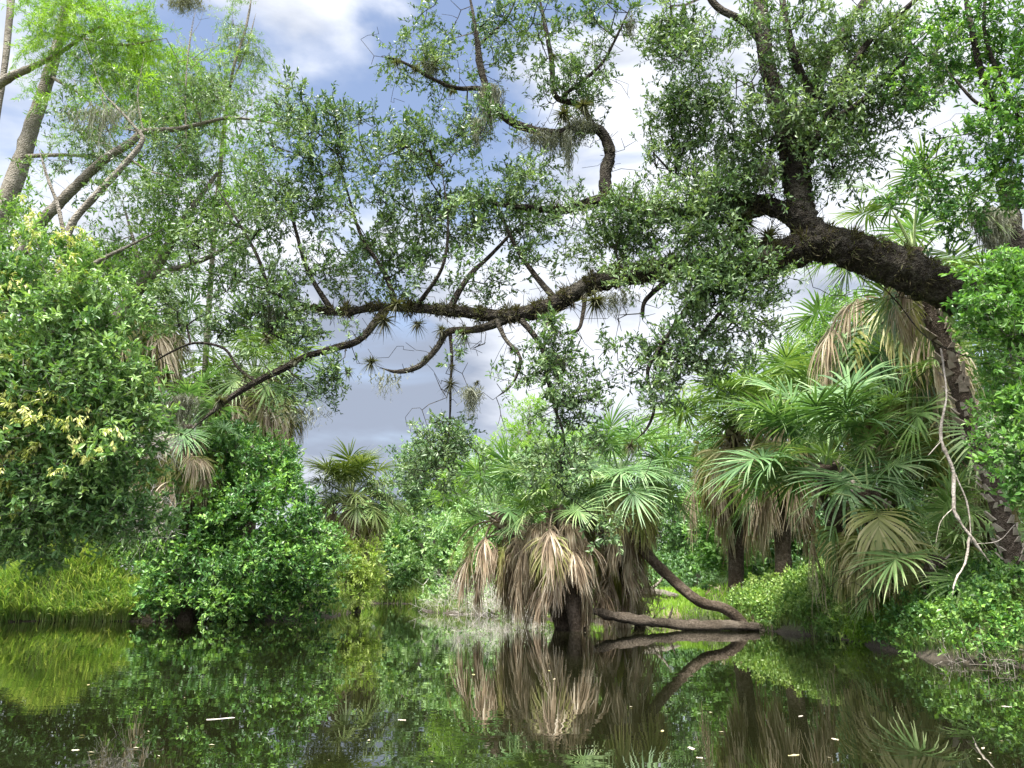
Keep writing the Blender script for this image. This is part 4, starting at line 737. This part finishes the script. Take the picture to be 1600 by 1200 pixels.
# herbs with leaves on the right bank
def herbs(name, label, x0, x1, y0, y1, n, seed, matl, smin, smax, h=.3, ll=.06, lw=.03, K=4, nn=9):
    rng = np.random.default_rng(seed); x, y, z = patch(x0, x1, y0, y1, n, rng, smin, smax); c = np.stack([x, y, z + rng.uniform(.02, h, len(x))], 1); mb = MB()
    sprays(mb, mb, c, nrm(rng.normal(0, .5, c.shape) + np.array([-.2, -.4, .7])), rng, K=K, TL=.16, n=nn, ll=ll, lw=lw, twr=.002)
    prisms(mb, np.stack([x, y, z], 1), c, .003, .002); return tag(mb.obj(name, matl), label, 'plants', kind='stuff')
herbs('bank_herbs', 'dense green herbs covering the near right bank to the waterline', 4.3, 8.6, 7.3, 17.5, 1900, 301, LIGHTL, -.05, 1.6)
herbs('waterside_weeds', 'sunlit bright weeds on the bank right of the log end', 4.6, 6.8, 11.5, 17.5, 1300, 308, WEED, .0, 1.6, h=.45)
herbs('shade_herbs', 'dark leafy ground plants in the lower right corner', 4.5, 8, 7, 11.5, 900, 302, EMER, -.1, 2.2, h=.35)
herbs('lime_herbs', 'vivid lime patch of low plants at the right waterline', 5.1, 5.9, 11.2, 12.6, 260, 303, LIME, -.1, .9, h=.3, ll=.05, lw=.02)
herbs('left_bank_plants', 'leafy plants under the ash and along the left waterline', -16, -9.5, 16, 24, 800, 304, BRIGHT, -.05, 3, h=.7, ll=.12, lw=.04)
herbs('bend_plants', 'low plants along the river bend below the mint bush', -5, 4, 21, 40, 700, 305, FARG, .0, 4, h=.6, ll=.14, lw=.06)
herbs('leaf_litter', 'brown fallen leaves and bits on the right bank soil', 4.6, 12, 9, 20, 900, 306, DEAD, .6, 6, h=.03, ll=.07, lw=.03, K=2)
# understory plants under the wood so that no bare ground shows between the stems
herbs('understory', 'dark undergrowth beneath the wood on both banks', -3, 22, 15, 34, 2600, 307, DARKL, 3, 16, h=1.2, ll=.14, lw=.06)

# ------------------------------------------------------------------ floating bits
def floater(px, py, ln, wd, rz, label, seed, matl=WHITEB, name='floating_leaf', cat='leaf', grp='leaves floating on the river'):
    D = CAM_H / math.tan(math.atan((py - 600) / FPX) - TILT); c = P(px, py, D); c[2] = .003; rng = np.random.default_rng(seed); mb = MB()
    t = np.linspace(-.5, .5, 9); w_ = wd * np.sqrt(np.maximum(.02, 1 - (2 * t)**2)) / 2; s, co = math.sin(rz), math.cos(rz)
    ctr = np.stack([t * ln, .08 * ln * np.sin(t * 4), t * 0], 1); V = []
    for q, ww in zip(ctr, w_):
        for sgn, zz in ((1, .001), (0, .004), (-1, .001)): V.append([q[0], q[1] + sgn * ww, zz + rng.normal(0, .001)])
    V = np.array(V); V = np.stack([V[:, 0] * co - V[:, 1] * s, V[:, 0] * s + V[:, 1] * co, V[:, 2]], 1) + c - np.array([0, 0, .004]); F = []
    for a_ in range(8):
        for b__ in range(2): F.append([a_ * 3 + b__, a_ * 3 + b__ + 1, a_ * 3 + b__ + 4, a_ * 3 + b__ + 3])
    tag(mb.add(V, F, .7) or mb.obj(name, matl), label, cat, grp)
floater(345, 1123, .17, .018, .35, 'pale curved bark strip floating alone at lower left', 1, name='floating_bark', cat='bark', grp=None)
for k, (px, py, ln, lab) in enumerate([(118,1172,.06,'white floating leaf near the lower left corner'),(138,1070,.06,'tiny pale leaf on the dark reflection at left'),(628,1125,.09,'thin white leaf floating below the lone palm reflection side'),(866,1061,.07,'small white fleck left of the skirted palm reflection'),(740,1054,.07,'small fleck on the brown palm reflection, leftmost there'),
  (1251,1119,.08,'pale leaf floating right of center near a brown reflection'),(1305,1155,.08,'cream leaf floating below the right reflection'),(1240,1180,.1,'tan leaf near the bottom right of center'),(1080,1169,.12,'largest white floating leaf at bottom right of center'),(1093,1184,.05,'tiny leaf just under the largest floating leaf'),
  (1035,1142,.08,'cream leaf left of the largest floating leaf'),(1573,1104,.1,'yellowish leaf floating by the lower right edge'),(1536,1169,.06,'small leaf floating lowest on the right'),(858,1048,.06,'fleck just below the stub trunk foot of the skirted palm')]):
    floater(px, py, ln * .62, ln * .26, (k * 1.3) % 3, lab, 10 + k, matl=(DEAD, FRONDY, VINEB)[k % 3])
rng = np.random.default_rng(400); mb = MB(); n = 110; y = 4 + 22 * rng.uniform(0, 1, n)**1.6; x = rng.uniform(-.75, .75, n) * y; k = sdf(x, y) < -.1; x, y = x[k], y[k]; n = len(x)
leaves(mb, np.stack([x, y, np.full(n, .004)], 1), np.stack([rng.normal(0, 1, n), rng.normal(0, 1, n), np.full(n, .05)], 1), np.array([[0, 0, 1.]]) + rng.normal(0, .1, (n, 3)), rng.uniform(.008, .035, n), rng.uniform(.005, .014, n), rng.uniform(.2, 1, n))
tag(mb.obj('floating_debris', DEAD), 'tiny specks of fallen leaf drifting over the dark water', 'debris', kind='stuff')
